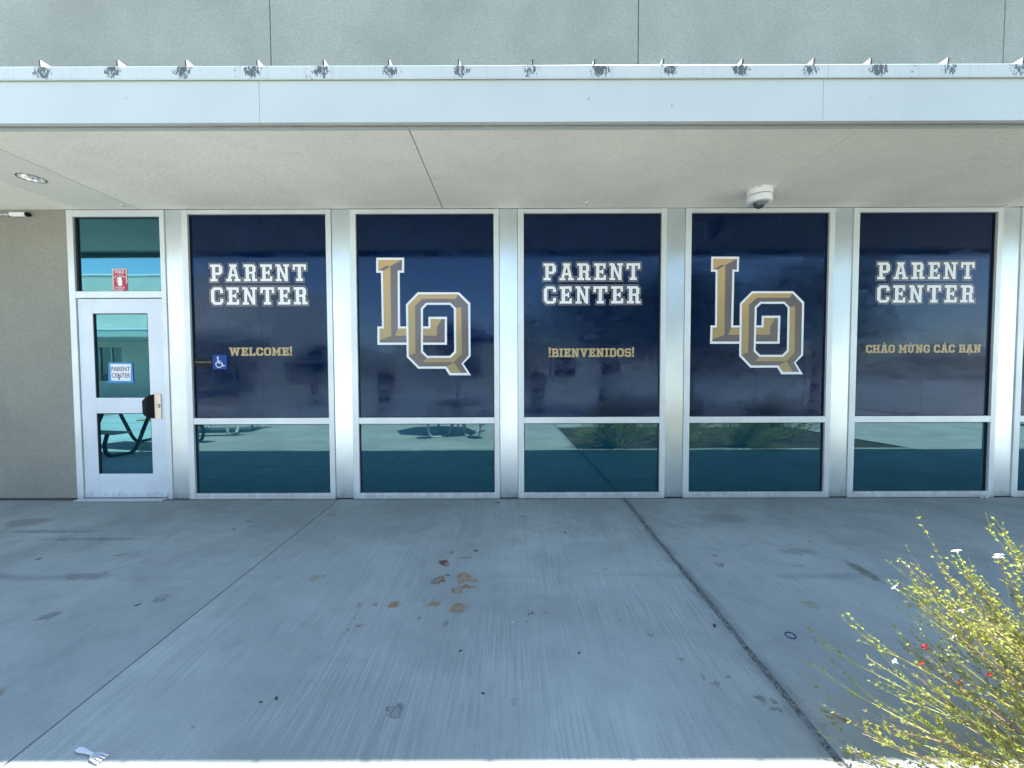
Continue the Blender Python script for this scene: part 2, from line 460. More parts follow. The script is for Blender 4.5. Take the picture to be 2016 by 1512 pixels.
mid_spots = [(-0.50, -1.357, .040, .045, (0.15, 0.055, 0.02), .85, 0), (-0.50, -1.585, .045, .05, (0.17, 0.07, 0.025), .8, 1), (-0.455, -1.53, .035, .02, BR, .55, 0),
             (-0.335, -1.555, .055, .065, BR2, .8, 1), (-0.27, -1.58, .03, .03, BR2, .7, 1), (-0.35, -1.70, .035, .045, BR2, .8, 1), (-0.30, -1.665, .05, .018, BR2, .75, 0), (-0.385, -1.71, .015, .02, BR, .7, 0),
             (-0.325, -1.888, .055, .05, BR2, .8, 1), (-0.48, -1.84, .03, .045, BR2, .7, 0), (-0.72, -1.85, .04, .03, BR2, .75, 0), (-0.84, -1.85, .02, .025, BR2, .5, 0), (-0.93, -1.85, .02, .02, BR2, .35, 0),
             (-0.86, -2.05, .02, .012, BR, .6, 0), (-0.90, -2.08, .012, .012, BR, .55, 0), (-0.38, -2.02, .022, .025, (.2, .19, .14), .5, 0), (0.0, -2.53, .018, .02, (.2, .19, .14), .6, 1),
             (-0.36, -1.28, .06, .015, BR, .45, 0), (-0.47, -1.2, .02, .02, BR, .5, 0), (0.2, -1.93, .02, .02, BR2, .35, 0), (-1.36, -1.55, .035, .035, (.3, .25, .12), .45, 0),
             (1.00, -2.41, .016, .016, GY, .45, 0), (0.88, -2.40, .012, .012, GY, .4, 0), (0.93, -2.44, .014, .014, GY, .4, 0), (1.075, -2.52, .026, .024, GY, .55, 0), (1.125, -2.545, .018, .014, GY, .5, 0), (1.115, -2.58, .026, .013, GY, .5, 0),
             (0.83, -2.30, .012, .012, GY, .4, 0), (0.74, -2.13, .012, .02, GY, .4, 0), (0.60, -2.0, .02, .02, BR2, .3, 0), (0.66, -1.45, .02, .02, GY, .3, 0),
             (-0.508, -2.566, .035, .02, (0.05, 0.055, 0.055), .5, 1), (-0.495, -2.59, .02, .025, (0.04, 0.045, 0.045), .5, 1), (-0.15, -0.12, .03, .03, (.03, .03, .03), .8, 0), (0.1, -0.5, .016, .02, (.02, .02, .02), .85, 0), (0.45, -0.85, .02, .02, (.03, .03, .03), .7, 0), (-0.29, -1.18, .018, .018, (.02, .02, .025), .8, 0), (.10, -1.93, .008, .008, (.02, .02, .02), .8, 0), (-1.75, -0.45, .04, .02, (.03, .03, .03), .6, 0)]
left_spots = [(-2.70, -1.95, .05, .04, GY, .45, 0), (-2.2, -1.78, .05, .04, GY, .45, 1), (-2.32, -2.5, .05, .05, (.16, .13, .09), .55, 0), (-3.7, -1.52, .25, .05, GY, .35, 0), (-2.95, -1.52, .2, .05, GY, .35, 0),
              (-4.0, -0.8, .5, .035, GY, .4, 0), (-3.5, -0.95, .5, .03, GY, .35, 0), (-4.5, -0.6, .2, .12, (.13, .11, .09), .4, 0), (-3.0, -1.22, .05, .02, GY, .4, 0), (-2.45, -0.6, .03, .03, GY, .4, 0)]
right_spots = [(2.45, -1.49, .045, .17, (.07, .07, .03), .45, 0), (1.80, -1.86, .05, .045, (.24, .23, .10), .4, 0), (2.05, -1.42, .05, .03, (.2, .2, .1), .35, 0), (1.5, -1.4, .03, .03, (.1, .12, .05), .5, 0),
               (1.52, -1.25, .02, .02, GN, .5, 0), (2.2, -1.2, .15, .06, GY, .3, 0), (2.0, -0.55, .25, .12, GY, .3, 0)]
TINT = (0.385, 0.42, 0.375)
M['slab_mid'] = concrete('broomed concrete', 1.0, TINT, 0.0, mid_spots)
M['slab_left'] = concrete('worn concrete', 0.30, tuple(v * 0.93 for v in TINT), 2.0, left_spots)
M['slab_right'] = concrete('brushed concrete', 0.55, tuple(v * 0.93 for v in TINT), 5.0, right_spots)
M['slab_far'] = concrete('plain concrete', 0.3, (0.45, 0.46, 0.43), 8.0)
def filler_mat():
    t = NT('weathered joint filler')
    n = t.noise(scale=70, detail=5, rough=0.7)
    b = t.noise(scale=6, detail=3)
    base = t.mix(t.ramp(n, 0.35, 0.65), (0.05, 0.055, 0.05), (0.26, 0.27, 0.25))
    base = t.mix(t.ramp(b, 0.5, 0.7, 0, .5), base, (0.30, 0.31, 0.29))
    t.bsdf(base, 0.95, 0, t.bump(n, 0.8, 0.006), 0.2)
    return t.m
M['filler'] = filler_mat()
M['soil'] = simple('mulch soil', (0.07, 0.05, 0.035), 0.95, 0, 0.2, 0.4, 25, 0.8)
M['ground'] = simple('dry ground', (0.20, 0.20, 0.15), 0.95, 0, 0.2, 0.2, 0.6)
def leafm(name, c, tr):
    t = NT(name)
    n = t.noise(scale=14, detail=2)
    cc = t.mix(t.ramp(n, 0.3, 0.7), c, (c[0] * 1.35, c[1] * 1.1, c[2] * 0.8))
    d = t.add("ShaderNodeBsdfPrincipled"); t.l.new(cc, d.inputs['Base Color']); d.inputs['Roughness'].default_value = 0.5
    tl = t.add("ShaderNodeBsdfTranslucent"); tl.inputs[0].default_value = (*tr, 1)
    mx = t.add("ShaderNodeMixShader"); mx.inputs[0].default_value = 0.45
    t.l.new(d.outputs[0], mx.inputs[1]); t.l.new(tl.outputs[0], mx.inputs[2]); t.l.new(mx.outputs[0], t.out.inputs[0])
    return t.m
M['leaf'] = leafm('salvia leaf', (0.20, 0.25, 0.06), (0.50, 0.56, 0.12))
M['tree_leaf'] = leafm('tree leaf', (0.045, 0.07, 0.02), (0.08, 0.12, 0.02))
M['stem'] = simple('woody stem', (0.30, 0.21, 0.15), 0.7, 0, 0.3, 0.3, 20)
M['stem_green'] = simple('green stem', (0.36, 0.36, 0.12), 0.6, 0, 0.3, 0.2, 20)
M['petal_white'] = simple('white petal', (0.75, 0.75, 0.74), 0.6)
M['petal_red'] = simple('red petal', (0.55, 0.015, 0.02), 0.55)
M['bark'] = simple('bark', (0.12, 0.09, 0.07), 0.9, 0, 0.2, 0.3, 12, 0.5)
M['bench_tan'] = simple('tan coated steel', (0.36, 0.30, 0.17), 0.45)
M['bench_dark'] = simple('black coated steel', (0.02, 0.022, 0.025), 0.4)
M['tube_white'] = simple('pale coated tube', (0.6, 0.62, 0.62), 0.35)
M['canvas'] = simple('navy canvas', (0.02, 0.03, 0.08), 0.8)
M['ring_blue'] = simple('dark blue rubber', (0.012, 0.03, 0.13), 0.5)
M['dry_leaf'] = simple('dry leaf', (0.05, 0.035, 0.02), 0.8)
M['pale_bag'] = simple('pale blue wrapper', (0.55, 0.68, 0.72), 0.4)
M['skin'] = simple('skin', (0.35, 0.2, 0.13), 0.5)
M['hair'] = simple('dark hair', (0.02, 0.015, 0.01), 0.6)
M['cloth_dark'] = simple('dark navy cloth', (0.02, 0.025, 0.04), 0.9)
M['cloth_black'] = simple('black cloth', (0.015, 0.015, 0.017), 0.9)
M['cloth_blue'] = simple('denim cloth', (0.04, 0.06, 0.11), 0.9)
M['shoe'] = simple('dark shoe', (0.02, 0.02, 0.02), 0.6)

# ------------------------------------------------------------------ ground and pavement
def gz(y): return 0.022 * max(y, -8.0)

def slope_box(bm, poly, top, thick, bev=0.0):
    """poly: CCW list of (x, y); top face follows the drainage slope"""
    up = [bm.verts.new((x, y, gz(y) + top)) for x, y in poly]
    dn = [bm.verts.new((x, y, gz(y) + top - thick)) for x, y in poly]
    f = bm.faces.new(up)
    bm.faces.new(dn[::-1])
    n = len(poly)
    for i in range(n):
        j = (i + 1) % n
        bm.faces.new((up[i], dn[i], dn[j], up[j]))
    if bev:
        bmesh.ops.bevel(bm, geom=list(f.edges), offset=bev, segments=2, affect='EDGES', profile=0.5)

bm = bmesh.new()
v = [bm.verts.new(p) for p in ((-400, -400, -0.36), (400, -400, -0.36), (400, 400, -0.36), (-400, 400, -0.36))]
bm.faces.new(v)
tag(obj('ground', bm, M['ground']), 'dry open ground around the school', None, None, 'structure')

pavement = empty('pavement', (0, 0, 0))
tag(pavement, 'grey concrete pavement along the shop-like window wall', None, None, 'structure')
XJ = [-14.55, -11.4, -8.27, -5.15, -1.866, 1.20, 4.24, 7.3, 10.4, 13.5]
for i in range(len(XJ) - 1):
    x0, x1 = XJ[i] + 0.0035, XJ[i + 1] - 0.0035
    if i == 4: x1 = 1.20 - 0.016
    if i == 5: x0 = 1.20 + 0.016
    ye = -2.93 if i in (5, 6) else -2.95
    mt = M['slab_far']
    if i == 3: mt = M['slab_left']
    if i == 4: mt = M['slab_mid']
    if i in (5, 6): mt = M['slab_right']
    bm = bmesh.new()
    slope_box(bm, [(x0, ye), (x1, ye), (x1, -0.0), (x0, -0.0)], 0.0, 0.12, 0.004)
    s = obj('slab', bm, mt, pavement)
    if i == 3: tag(s, 'smooth worn slab in front of the door')
    if i == 4: tag(s, 'broomed slab with rust brown drink stains')
    if i == 5: tag(s, 'slab right of the wide filled joint')
for j, (ya, yb) in enumerate(((-2.955, -6.2), (-6.205, -8.0), (-8.005, -13.0), (-13.005, -17.0))):
    for i in range(len(XJ) - 1):
        if i in (5, 6) and j == 0: continue
        bm = bmesh.new()
        slope_box(bm, [(XJ[i] + .003, yb), (XJ[i + 1] - .003, yb), (XJ[i + 1] - .003, ya), (XJ[i] + .003, ya)], 0.0, 0.12, 0.0)
        obj('slab', bm, M['slab_far'], pavement)
bm = bmesh.new()
slope_box(bm, [(1.2 - .0145, -6.2), (1.2 + .0145, -6.2), (1.2 + .0145, -0.0), (1.2 - .0145, -0.0)], -0.006, 0.1)
tag(obj('joint_filler', bm, M['filler'], pavement), 'grey weathered strip filling the wide joint')
bm = bmesh.new()
for ya, yb in ((-17.05, -8.0), (-8.0, 0.3)):
    slope_box(bm, [(-14.6, ya), (13.6, ya), (13.6, yb), (-14.6, yb)], -0.04, 0.05)
obj('joint_base', bm, M['reveal'], pavement)
bm = bmesh.new()
slope_box(bm, [(-60, -60), (60, -60), (60, -17.06), (-60, -17.06)], -0.02, 0.1)
tag(obj('courtyard', bm, M['slab_far']), 'open concrete courtyard beyond the pavement', None, None, 'structure')
bm = bmesh.new()
slope_box(bm, [(-60, -17.06), (-14.6, -17.06), (-14.6, -0.1), (-60, -0.1)], -0.02, 0.1)
slope_box(bm, [(13.6, -17.06), (60, -17.06), (60, -0.1), (13.6, -0.1)], -0.02, 0.1)
tag(obj('side_paving', bm, M['slab_far']), 'plain paving at both sides of the courtyard', None, None, 'structure')
# planting bed: uneven mulch
bm = bmesh.new()
nx, ny = 60, 24
g = [[bm.verts.new((1.205 + (7.29 - 1.205) * i / nx, -2.945 - (6.2 - 2.945) * j / ny,
                    gz(-2.945 - 3.255 * j / ny) - 0.028 + random.uniform(-.008, .012))) for j in range(ny + 1)] for i in range(nx + 1)]
for i in range(nx):
    for j in range(ny):
        bm.faces.new((g[i][j], g[i][j + 1], g[i + 1][j + 1], g[i + 1][j]))
tag(obj('planting_bed', bm, M['soil']), 'mulched planting bed at the pavement edge', None, None, 'structure')

# ------------------------------------------------------------------ the school building
school = empty('school_building', (0, 0, 0))
tag(school, 'long stucco school building with white canopy and navy lettered windows', 'building')
SOFF = 3.087
# upper wall panels (joints recessed)
UX = [-14.0, -10.1, -6.3, -2.497, 1.323, 5.121, 8.9, 14.0]
for a, b in zip(UX[:-1], UX[1:]):
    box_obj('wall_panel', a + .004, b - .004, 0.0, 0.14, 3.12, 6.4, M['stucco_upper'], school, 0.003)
box_obj('wall_backing', -14.0, 14.0, 0.142, 0.32, 3.12, 6.38, M['reveal'], school)
box_obj('parapet_cap', -14.05, 14.05, -0.03, 0.36, 6.402, 6.46, M['cap'], school, 0.004)
bm = bmesh.new(); box(bm, -14.0, 14.0, 0.33, 9.0, 5.9, 6.1)
obj('roof', bm, M['roof'], school)
# beige wall at the left and far right
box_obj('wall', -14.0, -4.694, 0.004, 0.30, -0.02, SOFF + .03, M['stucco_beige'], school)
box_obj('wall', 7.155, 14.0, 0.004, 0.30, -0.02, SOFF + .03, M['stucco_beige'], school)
box_obj('base_strip', -14.0, -4.70, -0.004, 0.003, 0.0, 0.018, M['reveal'], school)
# interior shell
box_obj('interior_floor', -13.9, 13.9, 0.305, 8.9, -0.10, 0.0, M['interior'], school)
box_obj('interior_ceiling', -13.9, 13.9, 0.34, 8.9, 3.3, 3.4, M['interior'], school)
box_obj('rear_wall', -14.0, 14.0, 8.95, 9.2, -0.05, 5.9, M['stucco_beige'], school)
for x in (-13.95, -5.2, 13.75):
    box_obj('partition_wall', x, x + .15, 0.33, 8.9, 0.0, 3.3, M['interior'], school)
box_obj('end_wall', -14.16, -14.01, 0.0, 9.2, -0.05, 6.38, M['stucco_beige'], school)
box_obj('end_wall', 14.01, 14.16, 0.0, 9.2, -0.05, 6.38, M['stucco_beige'], school)
# columns
PITCH, FX0, FW = 1.7721, -3.479, 1.574
colx = [(-3.660, -3.4815)] + [(FX0 + FW + i * PITCH + .0025, FX0 + (i + 1) * PITCH - .0025) for i in range(6)]
colx[-1] = (colx[-1][0], 7.153)
for a, b in colx:
    box_obj('column', a, b, 0.006, 0.14, 0.004, SOFF, M['column'], school, 0.003)
# dark reveal strip behind everything so that joints read dark
box_obj('header_backing', -4.69, 7.15, 0.145, 0.2, 3.02, 3.12, M['reveal'], school)
for a, b in colx:
    box_obj('column_backing', a - .01, b + .01, 0.142, 0.20, 0.0, 3.019, M['reveal'], school)

# ------------------------------------------------------------------ lettering (slab block letters from convex strokes)
def Rr(a, b, c, d): return [(a, b), (c, b), (c, d), (a, d)]
def cR(a, b, c, d, k): return [(a, b), (c - k, b), (c, b + k), (c, d - k), (c - k, d), (a, d)]
def cL(a, b, c, d, k): return [(a + k, b), (c, b), (c, d), (a + k, d), (a, d - k), (a, b + k)]
def body_A():
    return [Rr(2.2, 8.4, 7, 10), [(1.0, 1), (3.2, 1), (5.0, 9), (3.0, 9)], [(6.0, 1), (8.2, 1), (6.2, 9), (4.2, 9)], Rr(2.2, 2.9, 7, 4.5), Rr(0, 0, 4, 1.7), Rr(5.2, 0, 9.2, 1.7)]
def body_U():
    return [[(2.6, 0), (3, 0), (3, 10), (1, 10), (1, 1.6)], [(5.4, 0), (5.8, 0), (7.4, 1.6), (7.4, 10), (5.4, 10)], Rr(2.8, 0, 5.6, 1.8), Rr(0, 8.4, 4, 10), Rr(4.4, 8.4, 8.4, 10)]
def body_C():
    return [cL(0, 0, 2.4, 10, 1.8), Rr(1.7, 8.2, 6.0, 10), Rr(1.7, 0, 6.0, 1.8), [(2.3, 7.3), (3.3, 8.3), (2.3, 8.3)], [(2.3, 1.7), (3.3, 1.7), (2.3, 2.7)],
            [(5.4, 6.4), (7.6, 6.4), (7.6, 8.6), (6.2, 10), (5.4, 10)], [(5.4, 0), (6.2, 0), (7.6, 1.4), (7.6, 3.6), (5.4, 3.6)]]
GL = {
 'P': (8.0, [Rr(0, 0, 4.8, 1.8), Rr(1.2, 0, 3.6, 10), Rr(0, 8.2, 6.6, 10), cR(5.4, 3.6, 8.0, 10, 1.6), Rr(3.4, 3.6, 6.4, 5.4)]),
 'A': (9.2, body_A()),
 'R': (8.5, [Rr(0, 0, 4.6, 1.8), Rr(1.2, 0, 3.6, 10), Rr(0, 8.2, 6.4, 10), cR(5.3, 4.2, 7.7, 10, 1.4), Rr(3.4, 4.2, 6.2, 5.9), cR(5.0, 0.6, 7.3, 5.4, 0.9), Rr(5.0, 0, 8.5, 1.8)]),
 'E': (7.6, [Rr(0, 0, 7.6, 1.8), Rr(1.2, 0, 3.6, 10), Rr(0, 8.2, 7.4, 10), Rr(5.6, 6.7, 7.4, 10), Rr(5.8, 0, 7.6, 3.2), Rr(3.4, 4.2, 6, 5.9), Rr(4.7, 3.4, 6, 6.7)]),
 'N': (8.8, [Rr(1.0, 0, 3.0, 10), Rr(5.8, 0, 7.8, 10), [(5.7, 0), (7.8, 0), (3.1, 10), (1.0, 10)], Rr(0, 8.4, 3, 10), Rr(0, 0, 4, 1.6), Rr(4.8, 8.4, 8.8, 10)]),
 'T': (8.6, [Rr(0, 8.2, 8.6, 10), Rr(0, 6.3, 1.8, 10), Rr(6.8, 6.3, 8.6, 10), Rr(3.1, 0, 5.5, 10), Rr(2.0, 0, 6.6, 1.8)]),
 'C': (7.6, body_C()),
 'W': (12.0, [Rr(0, 8.4, 3.8, 10), Rr(8.2, 8.4, 12, 10), [(2.6, 0), (4.4, 0), (2.9, 9), (1, 9)], [(2.6, 0), (4.4, 0), (7, 10), (5.2, 10)], [(7.6, 0), (9.4, 0), (6.8, 10), (5, 10)], [(7.6, 0), (9.4, 0), (11, 9), (9.1, 9)]]),
 'L': (7.0, [Rr(0, 0, 7, 1.7), Rr(1, 0, 3, 10), Rr(0, 8.4, 4, 10), Rr(5.3, 0, 7, 3.4)]),
 'O': (7.6, [cL(0, 0, 2.1, 10, 1.8), cR(5.5, 0, 7.6, 10, 1.8), Rr(1.7, 0, 5.9, 1.8), Rr(1.7, 8.2, 5.9, 10)]),
 'M': (10.0, [Rr(1, 0, 2.9, 10), Rr(7.1, 0, 9, 10), Rr(0, 0, 3.8, 1.6), Rr(6.2, 0, 10, 1.6), Rr(0, 8.4, 2.9, 10), Rr(7.1, 8.4, 10, 10), [(4.2, 2.6), (5.6, 2.6), (3, 10), (1.2, 10)], [(4.4, 2.6), (5.8, 2.6), (8.8, 10), (7, 10)]]),
 '!': (2.4, [[(0.5, 3.2), (1.9, 3.2), (2.4, 11.2), (0, 11.2)], Rr(0.2, 0, 2.2, 2)]),
 'B': (7.8, [Rr(1, 0, 3, 10), Rr(0, 0, 6, 1.7), Rr(0, 8.3, 6, 10), Rr(2.8, 4.2, 6, 5.8), cR(5.2, 4.5, 7.4, 10, 1.2), cR(5.5, 0, 7.8, 5.5, 1.2)]),
 'I': (4.0, [Rr(1, 0, 3, 10), Rr(0, 0, 4, 1.7), Rr(0, 8.3, 4, 10)]),
 'V': (8.6, [[(3.4, 0), (5.2, 0), (2.9, 9), (0.9, 9)], [(3.4, 0), (5.2, 0), (7.7, 9), (5.7, 9)], Rr(0, 8.4, 3.8, 10), Rr(4.8, 8.4, 8.6, 10)]),
 'D': (7.8, [Rr(1, 0, 3, 10), Rr(0, 0, 6.2, 1.7), Rr(0, 8.3, 6.2, 10), cR(5.7, 0, 7.8, 10, 1.8)]),
 'S': (7.2, [Rr(1.4, 8.2, 5.8, 10), cL(0, 4.2, 2.1, 10, 1.4), Rr(1.3, 4.2, 5.9, 5.9), cR(5.1, 0, 7.2, 5.9, 1.4), Rr(1.3, 0, 5.9, 1.8), Rr(5.2, 6.9, 7.0, 9.6), Rr(0.1, 0.4, 2.0, 3.1)]),
 'H': (8.8, [Rr(1, 0, 3, 10), Rr(5.8, 0, 7.8, 10), Rr(2.8, 4.2, 6, 5.8), Rr(0, 0, 4, 1.6), Rr(4.8, 0, 8.8, 1.6), Rr(0, 8.4, 4, 10), Rr(4.8, 8.4, 8.8, 10)]),
 'U': (8.4, body_U()),
 'G': (7.8, body_C() + [Rr(4.4, 3.7, 7.8, 5.2), Rr(5.9, 1.4, 7.6, 4.5)]),
}
grave = [[(3.0, 12.9), (5.0, 10.9), (6.0, 10.9), (4.6, 12.9)]]
GL['\u00c0'] = (9.2, body_A() + [[(5.0, 10.7), (6.0, 10.7), (4.6, 12.9), (3.0, 12.9)]])
GL['\u00c1'] = (9.2, body_A() + [[(3.4, 10.7), (4.4, 10.7), (6.4, 12.9), (4.8, 12.9)]])
GL['\u1ea0'] = (9.2, body_A() + [Rr(3.9, -2.4, 5.3, -1.0)])
GL['\u1eea'] = (9.6, body_U() + [[(8.2, 9.2), (9.2, 9.6), (9.6, 11.2), (8.3, 11.2)], [(3.8, 10.7), (4.8, 10.7), (3.4, 12.9), (1.8, 12.9)]])

def dilate(poly, r):
    n = len(poly); out = []
    for i in range(n):
        p0, p1, p2 = Vector(poly[i - 1]), Vector(poly[i]), Vector(poly[(i + 1) % n])
        d1, d2 = (p1 - p0).normalized(), (p2 - p1).normalized()
        n1, n2 = Vector((d1.y, -d1.x)), Vector((d2.y, -d2.x))
        m = (n1 + n2)
        s = m.length
        m.normalize()
        k = min(r / max(s / 2, 0.3), 2.0 * r)
        out.append(tuple(p1 + m * k))
    return out

def halfsplit(P, a, b):
    """split convex P by the line a->b: (left/inside part, right/outside part)"""
    ins, outs = [], []
    n = len(P)
    def side(p): return (b[0] - a[0]) * (p[1] - a[1]) - (b[1] - a[1]) * (p[0] - a[0])
    for i in range(n):
        p, q = P[i], P[(i + 1) % n]
        sp, sq = side(p), side(q)
        if sp >= -1e-9: ins.append(p)
        if sp <= 1e-9: outs.append(p)
        if (sp > 1e-9 and sq < -1e-9) or (sp < -1e-9 and sq > 1e-9):
            t = sp / (sp - sq)
            x = (p[0] + (q[0] - p[0]) * t, p[1] + (q[1] - p[1]) * t)
            ins.append(x); outs.append(x)
    return ins, outs

def area(P):
    return 0.5 * sum(P[i][0] * P[(i + 1) % len(P)][1] - P[(i + 1) % len(P)][0] * P[i][1] for i in range(len(P)))

def union(polys):
    done = []
    for P in polys:
        if area(P) < 0: P = P[::-1]
        frag = [P]
        for Q in done:
            nf = []
            for F in frag:
                rest = F
                for i in range(len(Q)):
                    ins, outs = halfsplit(rest, Q[i], Q[(i + 1) % len(Q)])
                    if len(outs) > 2 and area(outs) > 1e-5: nf.append(outs)
                    rest = ins
                    if len(rest) < 3 or area(rest) < 1e-5: break
            frag = nf
            if not frag: break
        if frag:
            done_new = frag
            done = done + done_new
    return done

def union_scaled(pcs):
    S = 1000.0
    return [[(x / S, y / S) for x, y in P] for P in union([[(x * S, y * S) for x, y in p] for p in pcs])]

FILM_Y = 0.0275
KD = (4.18 + FILM_Y) / 4.18
def DX(x): return x * KD
def DZ(z): return CAM.z + (z - CAM.z) * KD

_lcache = {}
def letter_polys(ch, r):
    k = (ch, r)
    if k not in _lcache:
        _lcache[k] = union([dilate(p, r) if r else p for p in GL[ch][1]])
    return _lcache[k]

def text_line(s, x0, x1, z0, z1, levels, parent, gap=1.5, space=4.0, pad=0.55, yb=None):
    """fit string s between the bounds; levels: [(dilation, material, dx, dz)] back to front"""
    yb = FILM_Y if yb is None else yb
    tot = 0.0; pos = []
    for ch in s:
        if ch == ' ': tot += space; continue
        pos.append((ch, tot)); tot += GL[ch][0] + gap
    tot -= gap
    sx = (x1 - x0) / (tot + 2 * pad); sz = (z1 - z0) / (10 + 2 * pad)
    for ch, px in pos:
        bm = bmesh.new()
        for li, (r, m, dx, dz) in enumerate(levels):
            for P in letter_polys(ch, r):
                vs = [bm.verts.new((x0 + sx * (px + pad + u + dx), yb - 0.0006 * (li + 1), z0 + sz * (v + pad + dz))) for u, v in P]
                try:
                    f = bm.faces.new(vs); f.material_index = li
                except ValueError: pass
        obj('letter', bm, [l[1] for l in levels], parent)

BIG = [(0.70, M['tan_print'], 0, 0), (0.42, M['navy_print'], 0, 0), (-0.10, M['white_print'], 0, 0)]
SMALL = [(0.3, M['brown_print'], -0.35, -0.25), (0.05, M['gold_text'], 0, 0)]

LOGO={
 'L_border':[(0.002, 1.254), (0.299, 1.253), (0.297, 1.094), (0.25, 1.094), (0.247, 0.524), (0.55, 0.523), (0.551, 0.626), (0.75, 0.626), (0.747, 0.327), (0.001, 0.329), (0.004, 0.525), (0.053, 0.525), (0.05, 1.095), (-0.0, 1.095)],
 'L_dark':[(0.024, 1.23), (0.276, 1.229), (0.275, 1.117), (0.228, 1.117), (0.223, 0.502), (0.573, 0.501), (0.574, 0.603), (0.726, 0.602), (0.724, 0.351), (0.025, 0.353), (0.027, 0.502), (0.073, 0.502), (0.073, 1.117), (0.022, 1.117)],
 'L_gold1':[(0.024, 1.23), (0.274, 1.229), (0.152, 1.165), (0.103, 1.165), (0.029, 1.118), (0.022, 1.118)],
 'L_gold2':[(0.076, 1.117), (0.152, 1.165), (0.152, 0.423), (0.026, 0.377), (0.027, 0.502), (0.073, 0.502)],
 'L_gold3':[(0.223, 0.502), (0.573, 0.501), (0.574, 0.603), (0.696, 0.602), (0.641, 0.513), (0.64, 0.424), (0.193, 0.425)],
 'Q_border':[(0.44, 0.887), (0.881, 0.885), (1.0, 0.77), (1.0, 0.202), (0.922, 0.124), (1.003, -0.001), (0.771, 0.0), (0.726, 0.071), (0.436, 0.072), (0.315, 0.196), (0.313, 0.759)],
 'Q_hole':[(0.542, 0.753), (0.783, 0.752), (0.824, 0.709), (0.825, 0.257), (0.775, 0.208), (0.538, 0.209), (0.49, 0.259), (0.495, 0.71)],
 'Q_dark':[(0.448, 0.864), (0.871, 0.863), (0.977, 0.754), (0.979, 0.213), (0.902, 0.124), (0.963, 0.025), (0.788, 0.025), (0.74, 0.095), (0.447, 0.095), (0.337, 0.207), (0.336, 0.75)],
 'Q_darkhole':[(0.528, 0.775), (0.789, 0.775), (0.848, 0.717), (0.847, 0.243), (0.787, 0.186), (0.532, 0.187), (0.468, 0.245), (0.472, 0.718)],
 'Q_gold1':[(0.336, 0.75), (0.448, 0.864), (0.871, 0.863), (0.846, 0.816), (0.493, 0.817), (0.411, 0.745), (0.408, 0.236), (0.337, 0.21)],
 'Q_gold2':[(0.488, 0.142), (0.532, 0.187), (0.787, 0.186), (0.847, 0.243), (0.848, 0.717), (0.904, 0.727), (0.906, 0.23), (0.821, 0.141)],
 'Q_gold3':[(0.743, 0.095), (0.821, 0.139), (0.894, 0.025), (0.788, 0.025)],
}


def flat_poly(bm, outer, holes, ox, oz, y, mi):
    loops = [[Vector((p[0], p[1], 0)) for p in outer]] + [[Vector((p[0], p[1], 0)) for p in h] for h in holes]
    tris = geometry.tessellate_polygon(loops)
    flat = [p for l in loops for p in l]
    vs = [bm.verts.new((ox + p.x, y, oz + p.y)) for p in flat]
    for t in tris:
        a, b, c = [flat[i] for i in t]
        if ((b - a).cross(c - a)).z < 0: t = t[::-1]
        try: bm.faces.new([vs[i] for i in t]).material_index = mi
        except ValueError: pass

def logo(ox, oz, parent):
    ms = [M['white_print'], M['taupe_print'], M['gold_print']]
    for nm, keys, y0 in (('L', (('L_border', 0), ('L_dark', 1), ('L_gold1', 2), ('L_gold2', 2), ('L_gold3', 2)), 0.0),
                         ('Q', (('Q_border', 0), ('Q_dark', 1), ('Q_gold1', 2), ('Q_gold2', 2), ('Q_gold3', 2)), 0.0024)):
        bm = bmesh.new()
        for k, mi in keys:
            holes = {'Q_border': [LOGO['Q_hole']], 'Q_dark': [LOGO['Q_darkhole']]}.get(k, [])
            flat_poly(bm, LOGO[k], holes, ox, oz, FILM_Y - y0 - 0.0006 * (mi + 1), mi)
        tag(obj('logo_letter', bm, ms, parent), 'gold bevelled varsity letter %s with white outline' % nm)

